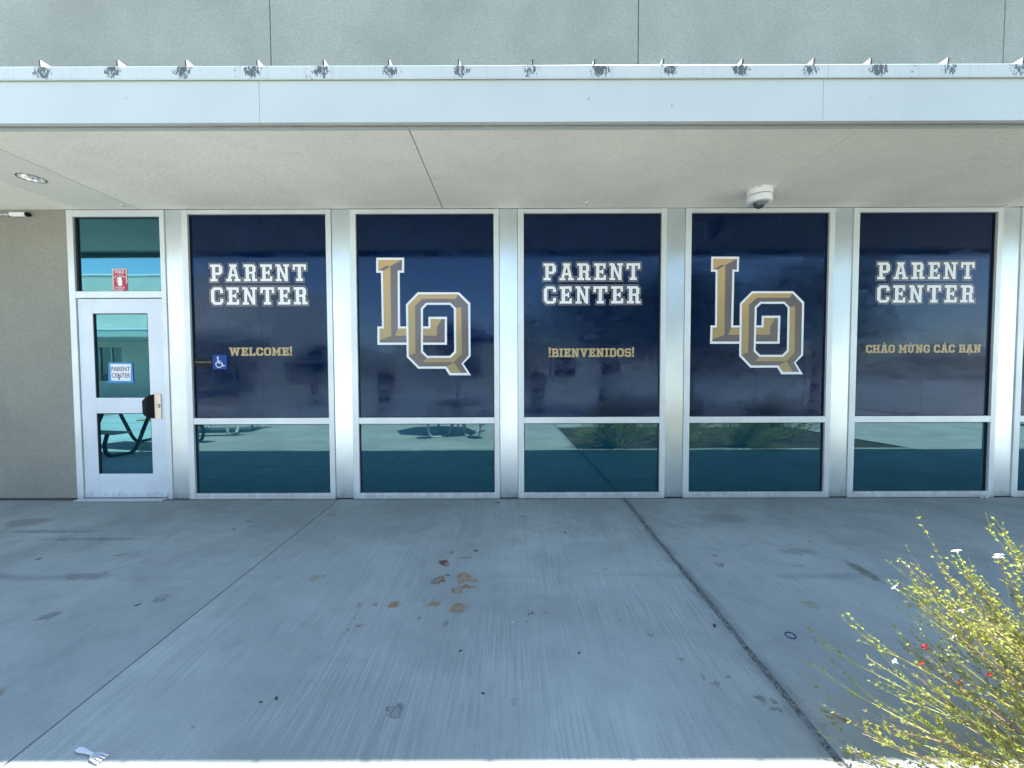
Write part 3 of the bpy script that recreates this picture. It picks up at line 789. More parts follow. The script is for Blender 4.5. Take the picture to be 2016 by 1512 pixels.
# ------------------------------------------------------------------ windows
ZB0, ZB1, ZM, ZT = 0.062, 0.812, 0.878, 3.034
win_txt = {0: 'navy film window lettered WELCOME beside the door', 1: 'navy film window with gold logo between two lettered windows',
           2: 'navy film window lettered BIENVENIDOS', 3: 'navy film window with gold logo below the dome camera',
           4: 'navy film window lettered in Vietnamese', 5: 'navy film window at the right edge'}
for i in range(6):
    f0 = FX0 + i * PITCH; f1 = f0 + FW
    g0, g1 = f0 + 0.0625, f1 - 0.056
    bm = bmesh.new()
    box(bm, f0, g0, -0.006, 0.12, 0.004, SOFF - 0.006, 0.0015)
    box(bm, g1, f1, -0.006, 0.12, 0.004, SOFF - 0.006, 0.0015)
    w = tag(obj('window', bm, M['frame'], school), win_txt[i])
    box_obj('head', g0 + .0006, g1 - .0006, -0.005, 0.12, ZT, SOFF - 0.007, M['frame'], w, 0.0015)
    box_obj('mullion', g0 + .0006, g1 - .0006, -0.005, 0.12, ZB1, ZM, M['frame'], w, 0.0015)
    box_obj('sill', g0 + .0006, g1 - .0006, -0.005, 0.12, 0.006, ZB0, M['frame'], w, 0.0015)
    box_obj('sill_flashing', f0 + .002, f1 - .002, -0.014, -0.0065, 0.003, 0.022, M['frame'], w, 0.001)
    for k in (0.1, 0.9):
        bm = bmesh.new(); cyl(bm, (f0 + FW * k, -0.0062, 0.032), (f0 + FW * k, -0.0085, 0.032), 0.0035, seg=8)
        obj('screw', bm, M['reveal'], w)
    # gaskets
    bm = bmesh.new()
    for (za, zb) in ((ZB0, ZB1), (ZM, ZT)):
        box(bm, g0 + .0003, g0 + .008, 0.018, 0.034, za + .0002, zb - .0002)
        box(bm, g1 - .008, g1 - .0003, 0.018, 0.034, za + .0002, zb - .0002)
        box(bm, g0 + .008, g1 - .008, 0.018, 0.034, zb - .008, zb - .0003)
        box(bm, g0 + .008, g1 - .008, 0.018, 0.034, za + .0003, za + .005)
    obj('gasket', bm, M['gasket'], w)
    box_obj('pane', g0 + .001, g1 - .001, 0.030, 0.036, ZB0 + .001, ZB1 - .001, M['glass_low'], w)
    xm = (g0 + g1) / 2 + 0.004
    box_obj('film_panel', g0 + .001, xm - .0008, FILM_Y, 0.036, ZM + .001, ZT - .001, M['film'], w)
    box_obj('film_panel', xm + .0008, g1 - .001, FILM_Y + .0004, 0.036, ZM + .001, ZT - .001, M['film'], w)
    box_obj('pane', g0 + .001, g1 - .001, 0.0365, 0.040, ZM + .001, ZT - .001, M['film'], w)
    if i in (0, 2, 4):
        dx = {0: 0.006, 2: 0.0, 4: 0.0}[i]
        a, b = {0: (-3.207, -2.157), 2: (0.322, 1.378), 4: (3.858, 4.917)}[i]
        a, b = DX(a), DX(b)
        text_line('PARENT', a + .002, b - .006, DZ(2.319), DZ(2.523), BIG, w, 1.75)
        text_line('CENTER', a + .004, b + .004, DZ(2.073), DZ(2.283), BIG, w, 1.75)
    if i == 0: text_line('WELCOME!', DX(-3.013), DX(-2.343), DZ(1.546), DZ(1.632), SMALL, w, 1.0, pad=0.0)
    if i == 2: text_line('!BIENVENIDOS!', DX(0.392), DX(1.303), DZ(1.522), DZ(1.612), SMALL, w, 1.0, pad=0.0)
    if i == 4: text_line('CH\u00c0O M\u1eeaNG C\u00c1C B\u1ea0N', DX(3.775), DX(5.000), DZ(1.556), DZ(1.640), SMALL, w, 0.7, 4.2, pad=0.0)
    if i in (1, 3):
        logo(DX(-1.432 if i == 1 else 2.112) - 0.002, 1.33, w)

# ------------------------------------------------------------------ door and its frame
bm = bmesh.new()
box(bm, -4.69, -4.624, -0.006, 0.12, 0.004, SOFF - .006, .0015)
box(bm, -3.712, -3.6625, -0.006, 0.12, 0.004, SOFF - .006, .0015)
box(bm, -4.6234, -3.7126, -0.005, 0.12, 3.012, SOFF - .007, .0015)
box(bm, -4.6234, -3.7126, -0.005, 0.12, 2.162, 2.232, .0015)
dframe = tag(obj('door_frame', bm, M['frame'], school), 'pale metal frame around the door and its transom')
bm = bmesh.new()
box(bm, -4.6232, -4.606, 0.014, 0.034, 2.2322, 3.0118); box(bm, -3.722, -3.7128, 0.014, 0.034, 2.2322, 3.0118)
box(bm, -4.606, -3.722, 0.014, 0.034, 3.004, 3.0118); box(bm, -4.606, -3.722, 0.014, 0.034, 2.2322, 2.238)
obj('gasket', bm, M['gasket'], dframe)
box_obj('transom_pane', -4.62, -3.715, 0.030, 0.036, 2.234, 3.010, M['glass_door'], dframe)
box_obj('threshold', -4.66, -3.715, -0.075, 0.11, 0.0, 0.016, M['frame'], dframe, 0.004)
box_obj('stop', -4.6228, -3.7132, 0.075, 0.085, 0.018, 2.160, M['reveal'], dframe)
DX0, DX1 = -4.616, -3.7195
bm = bmesh.new()
fy0, fy1 = 0.006, 0.05
box(bm, DX0, -4.462, fy0, fy1, 0.030, 2.154, .0015)
box(bm, -3.878, DX1, fy0, fy1, 0.030, 2.154, .0015)
box(bm, -4.4618, -3.8782, fy0 + .0008, fy1, 2.000, 2.1535, .001)
box(bm, -4.4618, -3.8782, fy0 + .0008, fy1, 0.934, 1.100, .001)
box(bm, -4.4618, -3.8782, fy0 + .0008, fy1, 0.0305, 0.277, .001)
door = tag(obj('door', bm, M['door'], school), 'pale metal door with two glass panels and black pull')
for za, zb in ((0.277, 0.934), (1.100, 2.000)):
    bm = bmesh.new()
    box(bm, -4.4616, -4.452, fy0 + .004, fy0 + .02, za, zb); box(bm, -3.886, -3.8784, fy0 + .004, fy0 + .02, za, zb)
    box(bm, -4.452, -3.886, fy0 + .004, fy0 + .02, zb - .007, zb - .0002)
    obj('gasket', bm, M['gasket'], door)
    box_obj('pane', -4.461, -3.879, fy0 + .016, fy0 + .022, za + .0005, zb - .0005, M['glass_door'], door)
box_obj('door_sweep', DX0 + .004, DX1 - .004, fy0 - .007, fy0 - .0005, 0.024, 0.064, M['door'], door, .001)
for k in range(6):
    bm = bmesh.new(); x = DX0 + .07 + k * (DX1 - DX0 - .13) / 5
    cyl(bm, (x, fy0 - .007, .052), (x, fy0 - .0095, .052), .0045, seg=8)
    obj('screw', bm, M['reveal'], door)
# pull: bronze plate with cylinder, black scoop grip to its left
bm = bmesh.new(); box(bm, -3.826, -3.758, fy0 - .012, fy0 - .0006, 0.874, 1.142, .002)
plate = tag(obj('handle_plate', bm, M['brass'], door), 'satin bronze plate with a key cylinder')
bm = bmesh.new(); cyl(bm, (-3.786, fy0 - .0125, 1.012), (-3.786, fy0 - .020, 1.012), .019, .018, 20)
obj('key_cylinder', bm, M['steel'], door)
bm = bmesh.new(); cyl(bm, (-3.786, fy0 - .0125, 1.012), (-3.786, fy0 - .0145, 1.012), .0225, .0225, 20)
obj('cylinder_ring', bm, M['reveal'], door)
out = [(-3.826, 1.139), (-3.852, 1.128), (-3.896, 1.096), (-3.922, 1.066), (-3.919, 0.936), (-3.900, 0.912), (-3.862, 0.886), (-3.826, 0.877)]
bm = bmesh.new()
fr = [bm.verts.new((x, fy0 - .006 - .045 * min(1, (abs(x + 3.826)) / .03), z)) for x, z in out]
bk = [bm.verts.new((x, fy0 - .001, z)) for x, z in out]
c0 = bm.verts.new((-3.875, fy0 - .058, 1.006))
for i in range(len(out)):
    j = (i + 1) % len(out)
    bm.faces.new((fr[i], fr[j], c0)); bm.faces.new((fr[i], bk[i], bk[j], fr[j]))
bmesh.ops.recalc_face_normals(bm, faces=bm.faces)
tag(obj('handle', bm, M['black'], door), 'black eight sided pull grip')

# ------------------------------------------------------------------ canopy
FY = -1.52
bm = bmesh.new()
box(bm, -14.0, 14.0, FY + .012, -0.001, 3.30, 3.382)
canopy = tag(obj('canopy', bm, M['rib'], school), 'white metal canopy with standing seam roof')
FJ = [-13.2, -9.3, -5.43, -1.672, 2.074, 5.83, 9.6, 13.4]
for a, b in zip(FJ[:-1], FJ[1:]):
    box_obj('fascia_panel', a + .0010, b - .0010, FY, FY + .01, 3.032, 3.304, M['fascia'], canopy, 0.0008)
    box_obj('fascia_return', a + .0010, b - .0010, FY + .0102, FY + .032, 3.033, 3.040, M['lip'], canopy)
for a, b in zip(FJ[:-1], FJ[1:]):
    bm = bmesh.new(); dxs = 0.02
    a += dxs; b += dxs
    # hemmed edge cap: face, small outward kick at the bottom, top turned back
    prof = [(FY - .006, 3.394), (FY - .012, 3.387), (FY - .010, 3.312), (FY - .018, 3.303), (FY - .014, 3.300), (FY - .002, 3.306), (FY - .002, 3.384), (FY + .14, 3.3865), (FY + .14, 3.3915)]
    r0 = [bm.verts.new((a + .001, y, z)) for y, z in prof]; r1 = [bm.verts.new((b - .001, y, z)) for y, z in prof]
    for i in range(len(prof)):
        j = (i + 1) % len(prof); bm.faces.new((r0[i], r0[j], r1[j], r1[i]))
    bm.faces.new(r0[::-1]); bm.faces.new(r1)
    bmesh.ops.recalc_face_normals(bm, faces=bm.faces)
    obj('edge_cap', bm, M['cap'], canopy)
# standing seam ribs, one mesh shared
bm = bmesh.new()
prof = [(FY + .002, 3.394), (FY - .001, 3.437), (FY + .002, 3.441), (FY + .05, 3.442), (-0.002, 3.50), (-0.002, 3.394)]
for sx, nm in ((0, 0),):
    a = [bm.verts.new((-.006, y, z)) for y, z in prof]; b = [bm.verts.new((.006, y, z)) for y, z in prof]
    for i in range(len(prof)):
        j = (i + 1) % len(prof); bm.faces.new((a[i], a[j], b[j], b[i])).material_index = 1 if i in (0, 1) else 0
    bm.faces.new(a[::-1]); bm.faces.new(b)
bmesh.ops.recalc_face_normals(bm, faces=bm.faces)
rib0 = obj('rib', bm, [M['rib'], M['mildew_shade']], canopy); rib0.location.x = 0.13 - 28 * .4598
for k in range(1, 57):
    r = rib0.copy(); col.objects.link(r); r.parent = canopy
    r.location.x = 0.13 + (k - 28) * .4598 + random.uniform(-.003, .003)
    r.rotation_euler.y = R(random.uniform(-3, 3)) * .25
# roof pan between the ribs, sloping up to the wall
bm = bmesh.new()
v = [bm.verts.new(p) for p in ((-14, FY + .12, 3.392), (14, FY + .12, 3.392), (14, -.001, 3.44), (-14, -.001, 3.44))]
bm.faces.new(v); v2 = [bm.verts.new((p.co.x, p.co.y, 3.383)) for p in v]
bm.faces.new(v2[::-1])
for i in range(4): bm.faces.new((v[i], v2[i], v2[(i + 1) % 4], v[(i + 1) % 4]))
obj('roof_pan', bm, M['rib'], canopy)
# soffit
SJ = [-14.0, -10.9, -7.74, -4.540, -3.918, -0.724, 2.480, 5.68, 8.88, 14.0]
for a, b in zip(SJ[:-1], SJ[1:]):
    sm = abs(a + 4.54) < .01
    gp = .0042 if abs(a + .724) < .01 else .002
    gq = .0042 if abs(b + .724) < .01 else .002
    x0, x1 = a + gp, b - gq
    if sm:
        # panel with a round hole for the downlight
        bm = bmesh.new(); cx, cy, rr = -4.232, -0.672, 0.093
        N = 40
        ci = [bm.verts.new((cx + rr * math.cos(2 * math.pi * k / N), cy + rr * math.sin(2 * math.pi * k / N), SOFF)) for k in range(N)]
        oc = []
        for k in range(N):
            t = 2 * math.pi * k / N; dx, dy = math.cos(t), math.sin(t)
            s = min((x1 - cx) / dx if dx > 1e-6 else 1e9, (x0 - cx) / dx if dx < -1e-6 else 1e9, (.25) / abs(dy) if abs(dy) > 1e-6 else 1e9)
            oc.append(bm.verts.new((cx + dx * s, cy + dy * s, SOFF)))
        for k in range(N):
            j = (k + 1) % N; bm.faces.new((ci[k], ci[j], oc[j], oc[k]))
        q = lambda a, b, c, d: bm.faces.new([bm.verts.new((px, py, SOFF)) for px, py in ((a, c), (a, d), (b, d), (b, c))])
        q(x0, x1, -1.343, cy - .25); q(x0, x1, cy + .25, 0.0)
        # corners of the fan square
        for sgx, xx in ((1, x1), (-1, x0)):
            for sgy in (1, -1):
                near = [o for o in oc if abs(o.co.x - xx) < 1e-5 and (o.co.y - cy) * sgy > 0]
                neary = [o for o in oc if abs(o.co.y - (cy + sgy * .25)) < 1e-5 and (o.co.x - cx) * sgx > 0]
                if near and neary:
                    p = max(near, key=lambda o: (o.co.y - cy) * sgy); qq = max(neary, key=lambda o: (o.co.x - cx) * sgx)
                    cv = bm.verts.new((xx, cy + sgy * .25, SOFF))
                    bm.faces.new((p, cv, qq))
        for f in bm.faces:
            f.normal_update()
            if f.normal.z > 0: f.normal_flip()
        tag(obj('soffit_panel', bm, M['stucco_smooth'], canopy), 'narrow smooth soffit panel that holds the downlight')
    else:
        box_obj('soffit_panel', x0, x1, -1.343, 0.0, SOFF, SOFF + .02, M['stucco_soffit'], canopy, .0008)
for a, b in zip([-14, -8.0, -2.65, .92, 7.2], [-8.0, -2.65, .92, 7.2, 14]):
    box_obj('soffit_trim', a + .001, b - .001, -1.3705, -1.3445, SOFF - .003, SOFF + .02, M['fascia'], canopy)
box_obj('soffit_backing', -14, -4.36, -1.34, 0.0, SOFF + .0205, SOFF + .03, M['reveal'], canopy)
box_obj('soffit_backing', -4.10, 14, -1.34, 0.0, SOFF + .0205, SOFF + .03, M['reveal'], canopy)
# perforated vent strip: slotted mesh made of bars
bm = bmesh.new()
box(bm, -14, 14, -1.450, -1.440, SOFF + .001, SOFF + .006); box(bm, -14, 14, -1.3735, -1.3712, SOFF + .001, SOFF + .006)
for yy in (-1.420, -1.404, -1.389):
    box(bm, -14, 14, yy, yy + .0022, SOFF + .0025, SOFF + .0055)
x = -6.0
while x < 6.0:
    box(bm, x, x + .004, -1.4395, -1.3740, SOFF + .003, SOFF + .005); x += .026
tag(obj('vent_strip', bm, M['lip'], canopy), 'slotted vent strip along the canopy edge', None, None, 'stuff')
box_obj('vent_void', -14, 14, -1.449, -1.3715, SOFF + .035, SOFF + .04, M['reveal'], canopy)

# ------------------------------------------------------------------ things on the building
# recessed downlight
dl = empty('ceiling_light', (-4.232, -0.672, SOFF))
tag(dl, 'round recessed downlight in the smooth soffit panel near the door', 'light')
bm = bmesh.new(); lathe(bm, [(.092, .004), (.094, -.003), (.086, -.004), (.083, .0)], seg=40)
obj('trim_ring', bm, M['lamp_rim'], dl, True)
bm = bmesh.new(); lathe(bm, [(.0835, 0.0), (.078, .03), (.066, .07), (.052, .10), (.0, .102)], seg=40)
obj('reflector', bm, M['lamp_refl'], dl, True)
bm = bmesh.new(); lathe(bm, [(.0, .06), (.018, .064), (.022, .08), (.022, .1)], seg=20)
obj('bulb', bm, M['white_plastic'], dl, True)

# dome camera
sc_cam = empty('security_camera', (2.362, -0.400, SOFF))
tag(sc_cam, 'white dome security camera hanging from the soffit above the second logo', 'camera')
bm = bmesh.new(); lathe(bm, [(0.0, .0), (.108, 0.0), (.110, -.004), (.110, -.055), (.107, -.058), (0, -.058)], seg=48)
obj('mount', bm, M['white_plastic'], sc_cam, True)
bm = bmesh.new(); lathe(bm, [(0, -.058), (.103, -.058), (.103, -.064), (0, -.064)], seg=48)
obj('seam', bm, M['gasket'], sc_cam)
bm = bmesh.new(); lathe(bm, [(0.0, -.0645), (.107, -.0645), (.108, -.068), (.106, -.116), (.101, -.122), (.052, -.123), (.052, -.118), (0, -.118)], seg=48)
obj('housing', bm, M['white_plastic'], sc_cam, True)
bm = bmesh.new(); lathe(bm, [(.048, -.119), (.049, -.130), (.046, -.146), (.037, -.160), (.02, -.169), (0, -.171)], seg=36)
obj('dome', bm, M['dome'], sc_cam, True)
bm = bmesh.new(); lathe(bm, [(.049, -.1225), (.056, -.1225), (.056, -.129), (.0495, -.130)], seg=36)
obj('dome_ring', bm, M['steel'], sc_cam, True)
bm = bmesh.new(); cyl(bm, (-.055, -.09, -.001), (-.055, -.09, -.012), .008, seg=8)
obj('screw', bm, M['steel'], sc_cam)

# sprinklers
def sprinkler(x, y, label, first=[None]):
    if first[0] is None:
        s = empty('fire_sprinkler', (x, y, SOFF))
        bm = bmesh.new(); lathe(bm, [(.0, .002), (.020, .001), (.021, -.003), (.013, -.006), (.0, -.006)], seg=20)
        obj('escutcheon', bm, M['white_plastic'], s, True)
        bm = bmesh.new(); lathe(bm, [(0, -.006), (.007, -.006), (.007, -.014), (.004, -.018), (0, -.018)], seg=12)
        for sg in (-1, 1): tube(bm, [(sg * .006, 0, -.012), (sg * .010, 0, -.022), (sg * .003, 0, -.033)], .0017, 6)
        obj('body', bm, M['steel'], s, True)
        bm = bmesh.new(); lathe(bm, [(0, -.033), (.011, -.033), (.012, -.0345), (0, -.035)], seg=14)
        obj('deflector', bm, M['white_plastic'], s)
        first[0] = s
    else:
        s = first[0].copy(); col.objects.link(s); s.location = (x, y, SOFF)
        for ch in first[0].children:
            c = ch.copy(); col.objects.link(c); c.parent = s
    tag(s, label, 'sprinkler', 'sprinkler heads along the soffit')
sprinkler(0.767, -0.13, 'small white sprinkler head above the BIENVENIDOS window')
sprinkler(-3.975, -0.115, 'small white sprinkler head above the door transom')
sprinkler(5.13, -0.075, 'small sprinkler head at the right edge of the soffit')

# conduit with fitting on the beige wall, top left
cd = empty('conduit', (-5.0, -0.02, 3.03))
tag(cd, 'pale metal conduit with a white fitting high on the beige wall', 'conduit')
bm = bmesh.new(); tube(bm, [(-3.2, 0, 0), (-.25, 0, 0)], .0105, 12)
obj('pipe', bm, M['galv'], cd, True)
bm = bmesh.new(); box(bm, -.255, -.085, -.022, .018, -.021, .022, .010); 
obj('fitting', bm, M['white_plastic'], cd)
bm = bmesh.new(); cyl(bm, (-.084, 0, 0), (-.058, 0, 0), .023, .020, 16)
obj('bushing', bm, M['black'], cd)
bm = bmesh.new(); box(bm, -.30, -.285, -.013, .02, -.018, .018, .003)
obj('clamp', bm, M['galv'], cd)

# red alarm strobe just peeping in at the left edge
al = empty('fire_alarm', (-5.535, -0.002, 2.36))
tag(al, 'red fire alarm box on the beige wall at the left edge', 'alarm')
bm = bmesh.new(); box(bm, -.075, .055, -.035, .0, -.075, .085, .006); obj('backbox', bm, M['red_box'], al)
bm = bmesh.new(); box(bm, -.075, .049, -.050, -.0355, -.05, .03, .006); obj('strobe_lens', bm, M['dome'], al)

# text from the built-in font
def font_mesh(s, size, ext=0.0004, off=0.006):
    cu = bpy.data.curves.new('txt', 'FONT')
    cu.body = s; cu.size = size; cu.extrude = ext; cu.resolution_u = 2; cu.offset = size * off
    cu.align_x = 'CENTER'; cu.align_y = 'CENTER'
    o = bpy.data.objects.new('txt', cu); col.objects.link(o)
    dg = bpy.context.evaluated_depsgraph_get()
    me = bpy.data.meshes.new_from_object(o.evaluated_get(dg))
    bpy.data.objects.remove(o); bpy.data.curves.remove(cu)
    return me
def text_obj(name, s, size, loc, mat, parent, sx=1.0, rot=0.0, off=0.006, width=None):
    me = font_mesh(s, size, off=off)
    if width:
        xs = [v.co.x for v in me.vertices]; sx = width / (max(xs) - min(xs))
    me.materials.clear(); me.materials.append(mat)
    Mx = Matrix.Translation(loc) @ Matrix.Rotation(rot, 4, 'Y') @ Matrix.Rotation(R(90), 4, 'X') @ Matrix.Diagonal((sx, 1, 1, 1))
    me.transform(Mx)
    o = bpy.data.objects.new(name, me)
    link(o, parent)
    return o

# paper notice taped on the door
dk = (4.18 + .01) / 4.18
nt = empty('paper_notice', (-4.196, .0, 1.372))
tag(nt, 'white PARENT CENTER paper taped with blue tape on the door glass', 'notice')
bm = bmesh.new(); box(bm, -.118, .118, -.0015, .0, -.098, .098); obj('paper', bm, M['paper'], nt)
def tape(n, pts):
    bm = bmesh.new()
    a = [bm.verts.new((x, -.0032 - n * .0006, z)) for x, z in pts]; b = [bm.verts.new((x, -.0022 - n * .0006, z)) for x, z in pts]
    bm.faces.new(a); bm.faces.new(b[::-1])
    for i in range(len(pts)): bm.faces.new((a[i], b[i], b[(i + 1) % len(pts)], a[(i + 1) % len(pts)]))
    bmesh.ops.recalc_face_normals(bm, faces=bm.faces)
    obj('tape', bm, M['tape'], nt)
tape(0, [(-.124, .092), (.126, .088), (.128, .104), (-.122, .108)])
tape(1, [(-.160, -.106), (-.105, -.088), (.135, -.094), (.150, -.106), (.110, -.112), (-.12, -.112)])
tape(2, [(-.130, .104), (-.136, -.104), (-.108, -.098), (-.112, .098)])
tape(3, [(.112, .100), (.104, -.102), (.134, -.102), (.128, .104)])
text_obj('lettering', 'PARENT', .068, (-.002, -.0022, .034), M['ink'], nt, width=.200)
text_obj('lettering', 'CENTER', .068, (-.002, -.0022, -.036), M['ink'], nt, width=.200)
bm = bmesh.new(); 
pts = [(-.030, -.022), (-.024, -.022), (-.020, -.050), (-.012, -.068), (-.020, -.085), (-.028, -.070)]
vs = [bm.verts.new((x, -.0030, z)) for x, z in pts]; bm.faces.new(vs); obj('torn_mark', bm, M['ink'], nt)
nt.location.y = fy0 + .0155

# FIRE EXTINGUISHER INSIDE sticker on the transom glass
st = empty('fire_sticker', (DX(-4.152), .0295, DZ(2.354)))
tag(st, 'red and white fire extinguisher sticker on the glass above the door', 'sticker')
W_, H_ = .080, .116
bm = bmesh.new(); box(bm, -W_, W_, -.0012, 0, -H_, H_); obj('backing', bm, M['red_print'], st)
bm = bmesh.new()
stripes = []
k = -H_ - .2
while k < H_ + .2:
    P = [(-W_, k), (W_, k + 2 * W_ * 1.9), (W_, k + 2 * W_ * 1.9 + .017), (-W_, k + .017)]
    def clipr(P, x0, x1, z0, z1):
        for a, b in (((x0, z0), (x1, z0)), ((x1, z0), (x1, z1)), ((x1, z1), (x0, z1)), ((x0, z1), (x0, z0))):
            if len(P) < 3: return []
            P, _ = halfsplit(P, a, b)
        return P if len(P) > 2 else []
    for rc in ((-W_, -W_ + .017, -H_, H_), (W_ - .017, W_, -H_, H_), (-W_ + .017, W_ - .017, H_ - .017, H_), (-W_ + .017, W_ - .017, -H_, -H_ + .013)):
        q_ = clipr(P, *rc)
        if q_ and abs(area(q_)) > 1e-7:
            bm.faces.new([bm.verts.new((x, -.0018, z)) for x, z in q_])
    k += .034
obj('stripe_border', bm, M['white_print'], st)
text_obj('lettering', 'FIRE', .042, (0, -.0022, .078), M['white_print'], st, width=.096)
text_obj('lettering', 'INSIDE', .026, (0, -.0022, -.086), M['pink_print'], st, width=.098)
bm = bmesh.new()
for i_, ch in enumerate('EXTINGUISHER'):
    me = font_mesh(ch, .020); a = (i_ - 5.5) * R(9.4)
    me.transform(Matrix.Translation((.066 * math.sin(a), -.0022, -.018 + .066 * math.cos(a))) @ Matrix.Rotation(a, 4, 'Y') @ Matrix.Rotation(R(90), 4, 'X'))
    bm.from_mesh(me)
obj('lettering', bm, M['pink_print'], st)
bm = bmesh.new()
for P in union_scaled([Rr(-.022, -.066, .022, .005), [(-.022, .004), (.022, .004), (.014, .018), (-.014, .018)], Rr(-.008, .017, .008, .028), [(-.004, .026), (.024, .022), (.024, .029), (-.004, .034)],
                [(-.008, .022), (-.006, .030), (-.030, .020), (-.026, .012)], [(-.026, .014), (-.030, .020), (-.036, -.010), (-.030, -.010)], [(-.036, -.009), (-.030, -.009), (-.026, -.034), (-.033, -.034)]]):
    bm.faces.new([bm.verts.new((x, -.0018, z)) for x, z in P])
obj('extinguisher_symbol', bm, M['white_print'], st)

# WORKROOM sign with the blue accessibility square
ws_ = empty('room_sign', (DX(-3.111), .0265, DZ(1.478)))
tag(ws_, 'blue wheelchair plate with dark WORKROOM sign on the WELCOME window', 'sign')
bm = bmesh.new(); box(bm, -.278, -.078, -.006, 0, -.050, .042, .001); obj('name_plate', bm, M['sign_dark'], ws_)
text_obj('lettering', 'WORKROOM', .024, (-.178, -.0068, -.002), M['tan_print'], ws_, width=.172, off=0.0)
bm = bmesh.new(); box(bm, -.076, .077, -.008, 0, -.076, .077, .001); obj('symbol_plate', bm, M['blue_sign'], ws_)
bm = bmesh.new()
def stroke(p, q, w):
    p, q = Vector(p), Vector(q); d = (q - p).normalized(); n = Vector((-d.y, d.x)) * w / 2; e = d * w * .3
    return [tuple(p - n - e), tuple(q - n + e), tuple(q + n + e), tuple(p + n - e)]
pcs = [[(-.020 + .0095 * math.cos(a * math.pi / 5), .052 + .0095 * math.sin(a * math.pi / 5)) for a in range(10)],
       stroke((-.022, .046), (-.015, -.008), .011), stroke((-.018, .012), (.010, .012), .007), stroke((-.015, -.008), (.022, -.009), .009),
       stroke((.022, -.009), (.036, -.044), .009), stroke((.036, -.044), (.052, -.036), .008)]
cxs, czs, rw = -.009, -.024, .0335
for k in range(16):
    a0 = R(118) + k * R(235) / 16; a1 = R(118) + (k + 1) * R(235) / 16
    pcs.append([(cxs + (rw - .004) * math.cos(a0), czs + (rw - .004) * math.sin(a0)), (cxs + (rw + .004) * math.cos(a0), czs + (rw + .004) * math.sin(a0)),
                (cxs + (rw + .004) * math.cos(a1), czs + (rw + .004) * math.sin(a1)), (cxs + (rw - .004) * math.cos(a1), czs + (rw - .004) * math.sin(a1))])
for P in union_scaled(pcs):
    bm.faces.new([bm.verts.new((x, -.0086, z)) for x, z in P])
obj('wheelchair_symbol', bm, M['white_print'], ws_)

# ------------------------------------------------------------------ litter on the pavement
def on_ground(x, y, dz=0.0): return (x, y, gz(y) + dz)
fk = empty('plastic_fork', on_ground(-1.575, -2.765, .002), None, R(-16))
tag(fk, 'white plastic fork lying on the pavement at the shade line', 'fork')
bm = bmesh.new()
prof = [(-.085, .006), (-.08, .0085), (-.06, .0095), (-.04, .0075), (-.015, .0045), (.004, .005)]
tops = []
for x, w in prof:
    z = .006 + .004 * math.sin((x + .085) * 20)
    tops.append([bm.verts.new((x, -w, z)), bm.verts.new((x, w, z)), bm.verts.new((x, w, z - .002)), bm.verts.new((x, -w, z - .002))])
for a, b in zip(tops[:-1], tops[1:]):
    for k in range(4): bm.faces.new((a[k], a[(k + 1) % 4], b[(k + 1) % 4], b[k]))
bm.faces.new(tops[0]); bm.faces.new(tops[-1][::-1])
bmesh.ops.recalc_face_normals(bm, faces=bm.faces)
obj('handle', bm, M['white_plastic'], fk)
bm = bmesh.new()
sec = [(.004, .005, .006), (.012, .0145, .003), (.022, .0165, .002), (.032, .0165, .003)]
rows = []
for x, w, z in sec: rows.append([bm.verts.new((x, -w + 2 * w * k / 6, z + .003 * abs(k - 3) / 3)) for k in range(7)])
for a, b in zip(rows[:-1], rows[1:]):
    for k in range(6): bm.faces.new((a[k], a[k + 1], b[k + 1], b[k]))
r = bmesh.ops.solidify(bm, geom=list(bm.faces), thickness=.0012)
obj('head', bm, M['white_plastic'], fk)
for k in range(4):
    y = -.0142 + k * .0095
    bm = bmesh.new(); box(bm, .0325, .062, y - .0026, y + .0026, .004, .0058, .0006); obj('tine', bm, M['white_plastic'], fk)

bm = bmesh.new()
N = 36
pts = [(.024 * math.cos(2 * math.pi * k / N) * 1.05, .024 * math.sin(2 * math.pi * k / N), .0) for k in range(N + 1)]
tube(bm, pts, .0026, 6, False)
rg = obj('rubber_ring', bm, M['ring_blue'], None, True); rg.location = on_ground(1.488, -2.132, .0028)
rg.rotation_euler = (R(1.3), 0, R(20))
tag(rg, 'small dark blue rubber ring lying on the pavement', 'ring')

def crumple(name, x, y, sx, sy, h, mat, label, cat, group=None, rz=0.0, seed=0):
    rnd = random.Random(seed)
    bm = bmesh.new(); nx, ny = 6, 4
    g = [[bm.verts.new((sx * (i / nx - .5) * rnd.uniform(.85, 1.1), sy * (j / ny - .5) * rnd.uniform(.8, 1.15), .001 + rnd.random() * h)) for j in range(ny + 1)] for i in range(nx + 1)]
    for i in range(nx):
        for j in range(ny): bm.faces.new((g[i][j], g[i + 1][j], g[i + 1][j + 1], g[i][j + 1]))
    bmesh.ops.solidify(bm, geom=list(bm.faces), thickness=.0006)
    o = obj(name, bm, mat); o.location = on_ground(x, y, .001); o.rotation_euler = (0, 0, rz)
    return tag(o, label, cat, group)
crumple('paper_scrap', 5.03, -.05, .085, .04, .03, M['paper'], 'crumpled white paper scrap at the foot of the rightmost window frame', 'litter', None, .2, 3)
crumple('wrapper', 1.93, -2.72, .11, .055, .02, M['pale_bag'], 'pale blue crumpled wrapper under the flowering shrub', 'litter', None, -.5, 5)
bits = [(0.265, -.78, .020, .007, 0, 'white paper bit in the middle of the broomed slab near the window wall'),
        (1.37, -1.40, .028, .008, .1, 'white butt just right of the wide joint'),
        (-.005, -1.0 - 1.33, .018, .007, -.4, 'white bit on the broomed slab nearest the shade line'),
        (0.0, -2.02, .022, .008, -.5, 'tiny white wrapper end below the brown stains'),
        (-1.48, -2.28, .010, .005, .6, 'white crumb left of the broomed slab near the plain joint')]
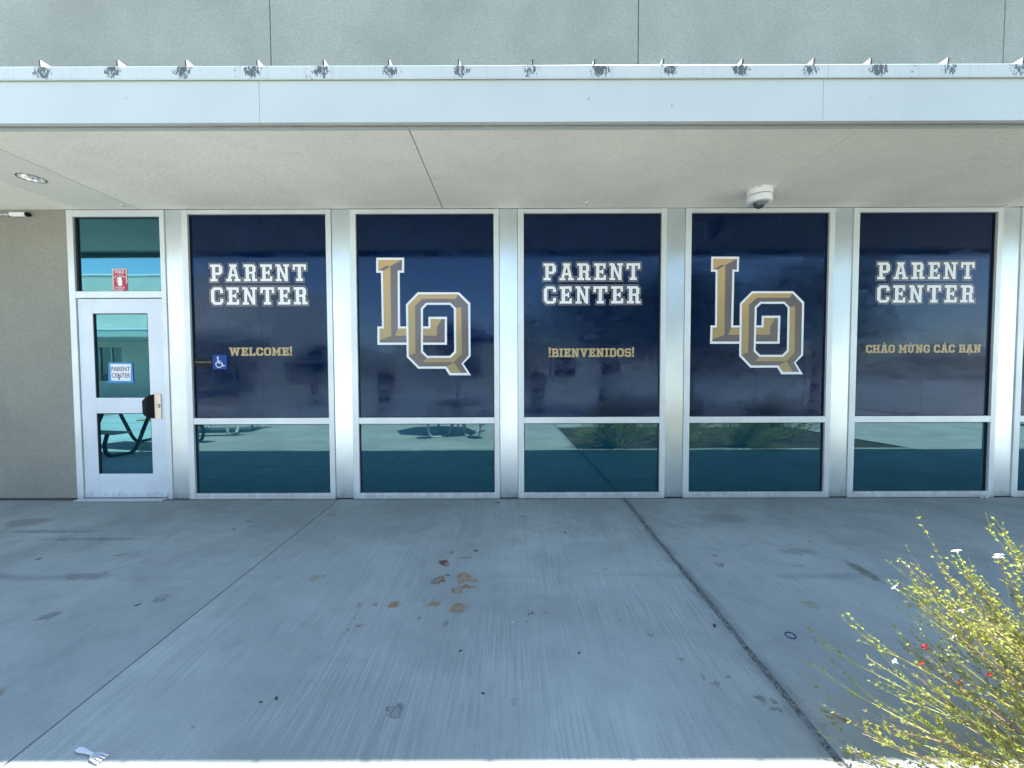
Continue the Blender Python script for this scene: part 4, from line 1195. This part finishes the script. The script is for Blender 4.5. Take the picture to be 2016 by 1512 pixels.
for k, (x, y, a, b, rz, lb) in enumerate(bits[:2] + bits[3:]):
    crumple('paper_scrap', x, y, a, b, .005, M['paper'], lb, 'litter', 'white scraps on the pavement', rz, 20 + k)
# dead leaves and grit, too small and many to count
bm = bmesh.new(); rnd = random.Random(11)
for k in range(150):
    x = rnd.uniform(-4.8, 4.6); y = -rnd.random() ** .8 * 2.85 - .02
    s = rnd.uniform(.003, .009) * (1.0 if rnd.random() < .93 else 1.9); a = rnd.uniform(0, 6.28)
    if k > 62: y = -rnd.uniform(.006, .09)
    base = Vector(on_ground(x, y, .0015)); ca, sa = math.cos(a) * s, math.sin(a) * s
    vs = [bm.verts.new(base + Vector(p)) for p in ((ca * 1.5, sa * 1.5, 0), (-sa * .6, ca * .6, s * .3), (-ca * 1.5, -sa * 1.5, 0), (sa * .6, -ca * .6, s * .15))]
    bm.faces.new(vs)
o = obj('debris', bm, M['dry_leaf']); tag(o, 'specks of dead leaf and grit scattered over the pavement', 'debris', None, 'stuff')
crumple('dead_leaf', 2.42, -1.05, .03, .008, .003, M['dry_leaf'], 'thin dark dead leaf on the slab above the shrub', 'leaf', None, .1, 41)
crumple('dead_leaf', -2.28, -1.5 - .35, .03, .009, .003, M['dry_leaf'], 'thin dark dead leaf left of the plain joint', 'leaf', None, .9, 42)

# ------------------------------------------------------------------ flowering shrub
def leaf(bm, p, d, n, L, W):
    """small folded leaf along d"""
    s = d.cross(n).normalized() * W
    a = bm.verts.new(p); b = bm.verts.new(p + d * L * .5 + s + n * L * .10); c = bm.verts.new(p + d * L); e = bm.verts.new(p + d * L * .5 - s + n * L * .10)
    m = bm.verts.new(p + d * L * .5)
    for f in ((a, b, m), (b, c, m), (c, e, m), (e, a, m)): bm.faces.new(f)

def rv(r): return Vector((r.gauss(0, 1), r.gauss(0, 1), r.gauss(0, 1))).normalized()

def make_shrub(label, seed, nb, flowers):
    rnd = random.Random(seed)
    root = empty('flowering_shrub', (0, 0, 0))
    tag(root, label, 'shrub', 'shrubs in the planting bed')
    lf = bmesh.new(); fl = []
    def shoot(bm, p, d, L, r0, lev, steps):
        pts = [p.copy()]; cur = p.copy(); dd = d.normalized()
        for k in range(steps):
            dd = (dd + rv(rnd) * .09 + Vector((0, 0, .045 if lev else -.012))).normalized()
            cur = cur + dd * L / steps; pts.append(cur.copy())
        n = len(pts)
        tube(bm, pts, [max(r0 * (1 - .8 * i / (n - 1)), .0007) for i in range(n)], 4 if lev < 2 else 3, False)
        return pts
    def leaves(pts, start, dens):
        for i in range(1, len(pts)):
            if i / len(pts) < start: continue
            a, b = pts[i - 1], pts[i]; seg = (b - a); m = max(1, int(seg.length / dens))
            for k in range(m):
                if rnd.random() < .30: continue
                q = a + seg * ((k + rnd.random()) / m); ax = seg.normalized()
                side = ax.cross(rv(rnd)).normalized(); side2 = ax.cross(side)
                for u_ in (side, -side, side2, -side2):
                    if rnd.random() < .35: continue
                    L = rnd.uniform(.007, .016)
                    d = (u_ * rnd.uniform(.35, .9) + ax * rnd.uniform(.5, 1.1)).normalized()
                    leaf(lf, q, d, (rv(rnd) * .5 + Vector((0, 0, 1))).normalized(), L, L * rnd.uniform(.20, .34))
    for b in range(nb):
        az = rnd.uniform(0, 2 * math.pi)
        if rnd.random() < .62: az = rnd.uniform(R(105), R(200))
        el = R(rnd.choice([rnd.uniform(4, 30), rnd.uniform(28, 62), rnd.uniform(40, 80)]))
        L = rnd.uniform(.62, 1.02) * (1.0 - .05 * math.sin(el))
        d = Vector((math.cos(az) * math.cos(el), math.sin(az) * math.cos(el), math.sin(el)))
        if d.y > 0: d.y *= .62
        p = Vector((rnd.gauss(0, .05), rnd.gauss(0, .05), 0.0)) + d * .01
        bm = bmesh.new()
        pts = shoot(bm, p, (d + Vector((0, 0, .15))).normalized(), L, rnd.uniform(.0028, .0060), 0, 12)
        leaves(pts, .66, .015)
        for k in range(rnd.randint(8, 12)):
            i = rnd.randint(3, 11); base = pts[i]; ax = (pts[i] - pts[i - 1]).normalized()
            sd = (ax * 1.0 + ax.cross(rv(rnd)) * rnd.uniform(.15, .5)).normalized()
            tl = rnd.uniform(.10, .30) * (1.15 - .4 * i / 12)
            tw = shoot(bm, base, sd, tl, .0017, 2, 6)
            leaves(tw, .25 if rnd.random() < .8 else .75, .0125)
            if rnd.random() < .35:
                j = rnd.randint(2, 5); t3 = shoot(bm, tw[j], (sd + rv(rnd) * .5).normalized(), tl * .5, .0009, 2, 4)
                leaves(t3, .1, .016)
            fl.append((tw[-1].copy(), (tw[-1] - tw[-2]).normalized()))
        obj('branch', bm, M['stem'] if rnd.random() < .55 else M['stem_green'], root)
    o = obj('foliage', lf, M['leaf'], root); tag(o, None, None, None, 'stuff')
    return root, fl

def flower(root, p, d, mats, s, rnd):
    bm = bmesh.new()
    tube(bm, [p, p + d * s * .7], [s * .10, s * .16], 6, True)
    tip = p + d * s * .7; n1 = d.cross(Vector((.2, .1, 1))).normalized(); n2 = d.cross(n1)
    for k in range(5):
        a = k * 1.2566 + rnd.random(); e = (n1 * math.cos(a) + n2 * math.sin(a))
        w = n1 * -math.sin(a) + n2 * math.cos(a)
        L = s * rnd.uniform(.7, 1.05); q = [tip, tip + e * L * .5 + w * L * .38 + d * L * .25, tip + e * L * 1.0 + w * L * .18 + d * L * .1, tip + e * L + w * -L * .18 + d * L * .12, tip + e * L * .5 - w * L * .38 + d * L * .25]
        bm.faces.new([bm.verts.new(x) for x in q])
    return obj('flower', bm, mats, root)

shrub, tips = make_shrub('sunlit straggly shrub with small white and red flowers at the lower right', 5, 205, 0)
shrub.location = (2.03, -3.15, gz(-3.16) - .02)
rnd = random.Random(99)
# flowers sit at shoot tips nearest to where the photograph shows them
want = [((1.70, -2.70, .75), 0), ((1.84, -2.72, .72), 0), ((1.98, -2.70, .67), 0), ((1.50, -2.70, .52), 0), ((1.63, -2.72, .42), 0), ((1.66, -2.72, .41), 0), ((1.36, -2.70, .33), 0), ((1.52, -2.72, .36), 1), ((1.53, -2.75, .34), 1),
        ((1.73, -2.75, .16), 1), ((1.75, -2.78, .20), 1), ((1.60, -2.78, .0), 0), ((1.80, -2.74, .34), 0), ((1.32, -2.8, -.02), 0), ((1.36, -2.9, -.03), 0), ((1.93, -2.72, .62), 0), ((2.3, -2.6, .6), 0), ((2.5, -3.2, .6), 1), ((2.1, -3.5, .6), 0)]
used = set()
off = Vector(shrub.location)
for w, c in want:
    w = Vector(w)
    best = min((i for i in range(len(tips)) if i not in used), key=lambda i: (tips[i][0] + off - w).length)
    used.add(best); p, d = tips[best]
    f = flower(shrub, p, d, M['petal_red'] if c else M['petal_white'], rnd.uniform(.014, .020), rnd)
    tag(f, 'small red flower' if c else 'small white flower')

def copy_tree(o, parent=None):
    c = o.copy(); col.objects.link(c); c.parent = parent
    for ch in o.children: copy_tree(ch, c)
    return c
for (x, y, rz, s, lb) in ((3.30, -3.45, 2.1, .95, 'dense twiggy shrub right of the flowering shrub in the planting bed'), (4.35, -3.25, 4.0, .9, 'twiggy shrub nearest the right end of the planting bed'), (3.9, -4.9, 5.2, 1.2, 'broad twiggy shrub at the rear right of the planting bed'), (5.8, -4.1, 0.4, 1.1, 'twiggy shrub standing alone at the far end of the planting bed'),
                          (2.75, -4.7, 1.0, 1.15, 'taller twiggy shrub at the back of the planting bed')):
    c = copy_tree(shrub); c.location = (x, y, gz(y) - .02); c.rotation_euler = (0, 0, rz); c.scale = (s, s, s)
    tag(c, lb)

# ------------------------------------------------------------------ the courtyard mirrored in the glass
def picnic_table(x, y, rz, label, top_m, leg_m):
    t = empty('picnic_table', (x, y, gz(y)), None, rz); tag(t, label, 'table', 'picnic tables')
    box_obj('tabletop', -.92, .92, -.38, .38, .72, .745, top_m, t, .006)
    for sy in (-1, 1):
        box_obj('bench', -.92, .92, sy * .74 - .13, sy * .74 + .13, .42, .445, top_m, t, .006)
    for sx in (-.6, .6):
        for sy in (-1, 1):
            bm = bmesh.new()
            tube(bm, smooth_path([(sx, sy * .12, .71), (sx, sy * .22, .45), (sx, sy * .34, .14), (sx, sy * .44, .035), (sx, sy * .60, .03), (sx, sy * .76, .06), (sx, sy * .80, .22), (sx, sy * .76, .41)]), .03, 10)
            obj('leg', bm, leg_m, t, True)
    return t
picnic_table(-7.15, -3.15, R(14), 'tan picnic table partly in the canopy shade, mirrored in the door', M['bench_tan'], M['bench_dark'])
picnic_table(-7.2, -5.3, R(-10), 'pale picnic table in the sun, mirrored in the WELCOME window', M['bench_tan'], M['tube_white'])

rt = empty('round_table', (-1.25, -4.75, gz(-4.75))); tag(rt, 'round courtyard table with four seats and curved pale tube legs', 'table')
bm = bmesh.new(); lathe(bm, [(.03, .725), (.60, .725), (.61, .735), (.60, .75), (.03, .75)], seg=40); obj('tabletop', bm, M['bench_dark'], rt)
for k in range(4):
    a = R(45 + 90 * k); c, s = math.cos(a), math.sin(a)
    P = lambda r, z: (r * c, r * s, z)
    bm = bmesh.new(); tube(bm, smooth_path([P(.10, .72), P(.16, .40), P(.24, .08), P(.34, .03), P(.62, .03), P(.74, .07), P(.80, .22), P(.80, .43)]), .024, 10); obj('leg', bm, M['tube_white'], rt, True)
    bm = bmesh.new(); lathe(bm, [(.0, .43), (.17, .43), (.175, .44), (.17, .455), (.0, .455)], (.80 * c, .80 * s, 0), 24); obj('seat', bm, M['bench_dark'], rt)
um = empty('parasol', (-1.25, -4.75, gz(-4.75) + .02)); tag(um, 'navy parasol standing in the round courtyard table', 'umbrella')
bm = bmesh.new(); cyl(bm, (0, 0, 0), (0, 0, 2.55), .02, seg=12); obj('pole', bm, M['tube_white'], um)
bm = bmesh.new(); lathe(bm, [(0, 2.55), (.5, 2.40), (.95, 2.22), (.97, 2.14), (.95, 2.14), (.93, 2.20), (.5, 2.38), (.0, 2.52)], seg=8); obj('canopy', bm, M['canvas'], um)

def tree(x, y, h, cr, seed, label, n=5200, low=.35):
    rnd = random.Random(seed)
    t = empty('tree', (x, y, gz(y) - .03)); tag(t, label, 'tree', 'shade trees in the courtyard')
    bm = bmesh.new(); th = h * low
    tube(bm, [(0, 0, 0), (.05, .02, th * .6), (-.03, .05, th * 1.2), (.05, 0, h * .75)], [.17, .14, .11, .03], 10)
    ends = []
    for k in range(9):
        a = rnd.uniform(0, 6.28); z0 = rnd.uniform(th * .8, h * .6); r = rnd.uniform(.45, .8) * cr
        e = Vector((math.cos(a) * r, math.sin(a) * r, z0 + rnd.uniform(.4, 1.3)))
        tube(bm, [(0, 0, z0), (e.x * .5, e.y * .5, z0 + (e.z - z0) * .35), e], [.07, .045, .015], 6); ends.append(e)
    obj('trunk', bm, M['bark'], t, True)
    cl = [(e, rnd.uniform(.35, .6) * cr) for e in ends] + [(Vector((rnd.gauss(0, .25) * cr, rnd.gauss(0, .25) * cr, h * rnd.uniform(.62, .92))), cr * rnd.uniform(.35, .55)) for _ in range(7)]
    bm = bmesh.new()
    for k in range(n):
        c, r = rnd.choice(cl); d = rv(rnd); p = c + Vector((d.x, d.y, d.z * .7)) * r * rnd.random() ** .35
        u = rv(rnd); w = u.cross(rv(rnd)).normalized(); s = rnd.uniform(.05, .11)
        bm.faces.new([bm.verts.new(q) for q in (p - u * s, p - w * s * .5, p + u * s, p + w * s * .5)])
    tag(obj('crown', bm, M['tree_leaf'], t), None, None, None, 'stuff')
tree(3.2, -9.6, 5.6, 2.5, 1, 'leafy tree behind the planting bed, nearest the round table')
tree(6.6, -10.6, 5.2, 2.4, 2, 'leafy tree behind the middle of the planting bed')
tree(10.8, -9.8, 5.8, 2.6, 3, 'broad leafy tree at the right end of the courtyard')
tree(8.5, -15.5, 7.5, 3.2, 4, 'tallest tree, farther back on the right', 6000)
tree(-9.3, -14.2, 2.7, 1.15, 12, 'low round tree added as a dark shape mirrored in the WELCOME window', 3000, .25)  # made-up tree, added to mirror as a dark blob in the film
tree(-5.8, -30.0, 6.0, 3.0, 6, 'tree far across the courtyard in front of the low building', 4000)
tree(1.0, -33.0, 7.0, 3.4, 8, 'rightmost tree in front of the low building', 4000)

def far_building(name, x0, x1, y, h, label, win, depth=8.0, canopyz=None, cd=3.4):
    b = empty(name, ((x0 + x1) / 2, y, gz(y) - .02)); tag(b, label, 'building')
    W = (x1 - x0) / 2
    # walls round the window holes are butted strips
    xs = sorted(win); last = -W
    for wx, ww in xs + [(None, None)]:
        e = W if wx is None else wx - ww / 2
        box_obj('wall', last, e, -.3, 0, 0, h, M['stucco_far'], b)
        if wx is None: break
        box_obj('wall', wx - ww / 2, wx + ww / 2, -.3, 0, 0, 1.0, M['stucco_far'], b)
        box_obj('wall', wx - ww / 2, wx + ww / 2, -.3, 0, 3.1, h, M['stucco_far'], b)
        w = box_obj('window', wx - ww / 2, wx + ww / 2, -.2, -.15, 1.0, 3.1, M['glass_far'], b)
        for q in (-.5, 0, .5):
            box_obj('frame', wx + q * (ww - .06) - .03, wx + q * (ww - .06) + .03, -.149, -.08, 1.0, 3.1, M['frame'], w)
        box_obj('sill', wx - ww / 2, wx + ww / 2, -.149, .05, .96, .999, M['frame'], w)
        last = wx + ww / 2
    box_obj('end_wall', -W, -W + .3, -depth, -.301, 0, h, M['stucco_far'], b); box_obj('end_wall', W - .3, W, -depth, -.301, 0, h, M['stucco_far'], b)
    box_obj('rear_wall', -W, W, -depth - .3, -depth - .001, 0, h, M['stucco_far'], b)
    box_obj('roof', -W + .01, W - .01, -depth, -.31, h - .3, h - .05, M['roof'], b)
    box_obj('parapet_cap', -W - .05, W + .05, -.34, .05, h + .001, h + .07, M['rib'], b)
    if canopyz:
        box_obj('canopy', -W, W, .001, cd, canopyz, canopyz + .36, M['fascia'], b)
        box_obj('canopy_cap', -W, W, .02, cd + .03, canopyz + .361, canopyz + .45, M['rib'], b)
    return b
far_building('classroom_building', -44.0, -15.0, -20.0, 7.5, 'two storey high pale stucco building with canopy opposite the door', [(-11, 1.6), (-6.0, 1.6), (-1.0, 1.6), (4.6, 1.6), (8, 1.6), (11.6, 1.6)], 8.0, 3.45)
far_building('low_building', -13.0, 16.0, -38.0, 4.6, 'long low pale building far across the courtyard', [(-11, 2.4), (-6, 2.4), (-1, 2.4), (4, 2.4), (9, 2.4)], 8.0)
# distant hills
bm = bmesh.new(); N = 90; rows = []
for k in range(N + 1):
    x = -380 + 760 * k / N
    hh = 14 + 9 * math.sin(k * .21 + 1) + 5 * math.sin(k * .53) + 2.5 * math.sin(k * 1.3)
    rows.append((bm.verts.new((x, -250, -1)), bm.verts.new((x, -285, max(2, hh * .6))), bm.verts.new((x, -330, max(3, hh))), bm.verts.new((x, -380, -1))))
for a, b in zip(rows[:-1], rows[1:]):
    for k in range(3): bm.faces.new((a[k], b[k], b[k + 1], a[k + 1]))
tag(obj('hills', bm, M['ground'], None, True), 'low dry hills on the horizon', None, None, 'structure')

# ------------------------------------------------------------------ two people mirrored in the film windows
def skin_mesh(name, verts, edges, radii, mat, parent, sub=2):
    me = bpy.data.meshes.new(name); me.from_pydata(verts, edges, []); me.materials.append(mat)
    o = bpy.data.objects.new(name, me); link(o, parent)
    sk = o.modifiers.new('skin', 'SKIN')
    for i, r in enumerate(radii): me.skin_vertices[0].data[i].radius = r if isinstance(r, tuple) else (r, r)
    me.skin_vertices[0].data[0].use_root = True
    ss = o.modifiers.new('sub', 'SUBSURF'); ss.levels = sub; ss.render_levels = sub
    dg = bpy.context.evaluated_depsgraph_get()
    nm = bpy.data.meshes.new_from_object(o.evaluated_get(dg))
    o.modifiers.clear(); o.data = nm
    for p in nm.polygons: p.use_smooth = True
    return o
def person(x, y, rz, label, shirt, legs, step):
    t = empty('person', (x, y, gz(y)), None, rz); tag(t, label, 'person')
    V = [(0, 0, .96), (0, .01, 1.14), (0, .02, 1.32), (0, .02, 1.44), (0, .0, 1.52), (0, -.01, 1.60), (0, -.015, 1.68), (0, -.005, 1.75)]
    E = [(i, i + 1) for i in range(7)]
    rr = [(.15, .10), (.13, .09), (.155, .10), (.12, .07), .052, (.068, .085), (.077, .095), (.05, .06)]
    def add(p, r, c): V.append(p); rr.append(r); E.append((c, len(V) - 1)); return len(V) - 1
    arms = {}
    for s in (-1, 1):
        a = add((s * .17, .02, 1.42), .052, 3); a = add((s * .225, .03, 1.14), .040, a); a = add((s * .20, -.10 * (1.4 if s > 0 else .2), .92), .030, a); h = add((s * .195, -.13 * (1.4 if s > 0 else .2), .85), (.028, .02), a)
        for q in range(4): f = add((s * (.195 + (q - 1.5) * .016), -.15 * (1.4 if s > 0 else .2), .80), .009, h); add((s * (.19 + (q - 1.5) * .014), -.16 * (1.4 if s > 0 else .2), .765), .008, f)
        f = add((s * .165, -.16 * (1.4 if s > 0 else .2), .82), .010, h)
        k = add((s * .09, 0, .88), .085, 0); k = add((s * .10, -.01 - .03 * s * step, .50), .058, k); k = add((s * .10, .03 + .05 * s * step, .10), .040, k); add((s * .11, -.12 + .05 * s * step, .035), (.035, .025), k)
    skin_mesh('body', V, E, rr, M['skin'], t, 1)
    Vs = [(0, 0, .93), (0, .01, 1.14), (0, .02, 1.32), (0, .02, 1.45)]; Es = [(0, 1), (1, 2), (2, 3)]; rs = [(.175, .125), (.155, .11), (.175, .12), (.12, .08)]
    for s in (-1, 1):
        Vs += [(s * .18, .02, 1.42), (s * .228, .03, 1.16), (s * .21, .0, 1.05)]; n = len(Vs); Es += [(3, n - 3), (n - 3, n - 2), (n - 2, n - 1)]; rs += [.068, .056, .052]
    skin_mesh('shirt', Vs, Es, rs, shirt, t, 1)
    Vs = [(0, 0, .97)]; Es = []; rs = [(.165, .115)]
    for s in (-1, 1):
        Vs += [(s * .09, 0, .86), (s * .10, -.01 - .03 * s * step, .50), (s * .10, .03 + .05 * s * step, .09)]; n = len(Vs); Es += [(0, n - 3), (n - 3, n - 2), (n - 2, n - 1)]; rs += [.10, .075, .062]
    skin_mesh('trousers', Vs, Es, rs, legs, t, 1)
    skin_mesh('hair', [(0, .02, 1.63), (0, .025, 1.71), (0, .01, 1.765)], [(0, 1), (1, 2)], [(.07, .07), (.086, .088), (.07, .075)], M['hair'], t, 1)
    for s in (-1, 1):
        skin_mesh('shoe', [(s * .10, .05 + .05 * s * step, .045), (s * .11, -.06 + .05 * s * step, .04), (s * .115, -.15 + .05 * s * step, .03)], [(0, 1), (1, 2)], [(.05, .045), (.048, .038), (.042, .028)], M['shoe'], t, 1)
person(-4.25, -8.9, R(170), 'person in dark clothes standing in the courtyard, mirrored in the left logo window', M['cloth_dark'], M['cloth_black'], 0.4)
person(.85, -9.4, R(190), 'person in dark top and jeans mirrored in the BIENVENIDOS window', M['cloth_black'], M['cloth_blue'], 1.0)
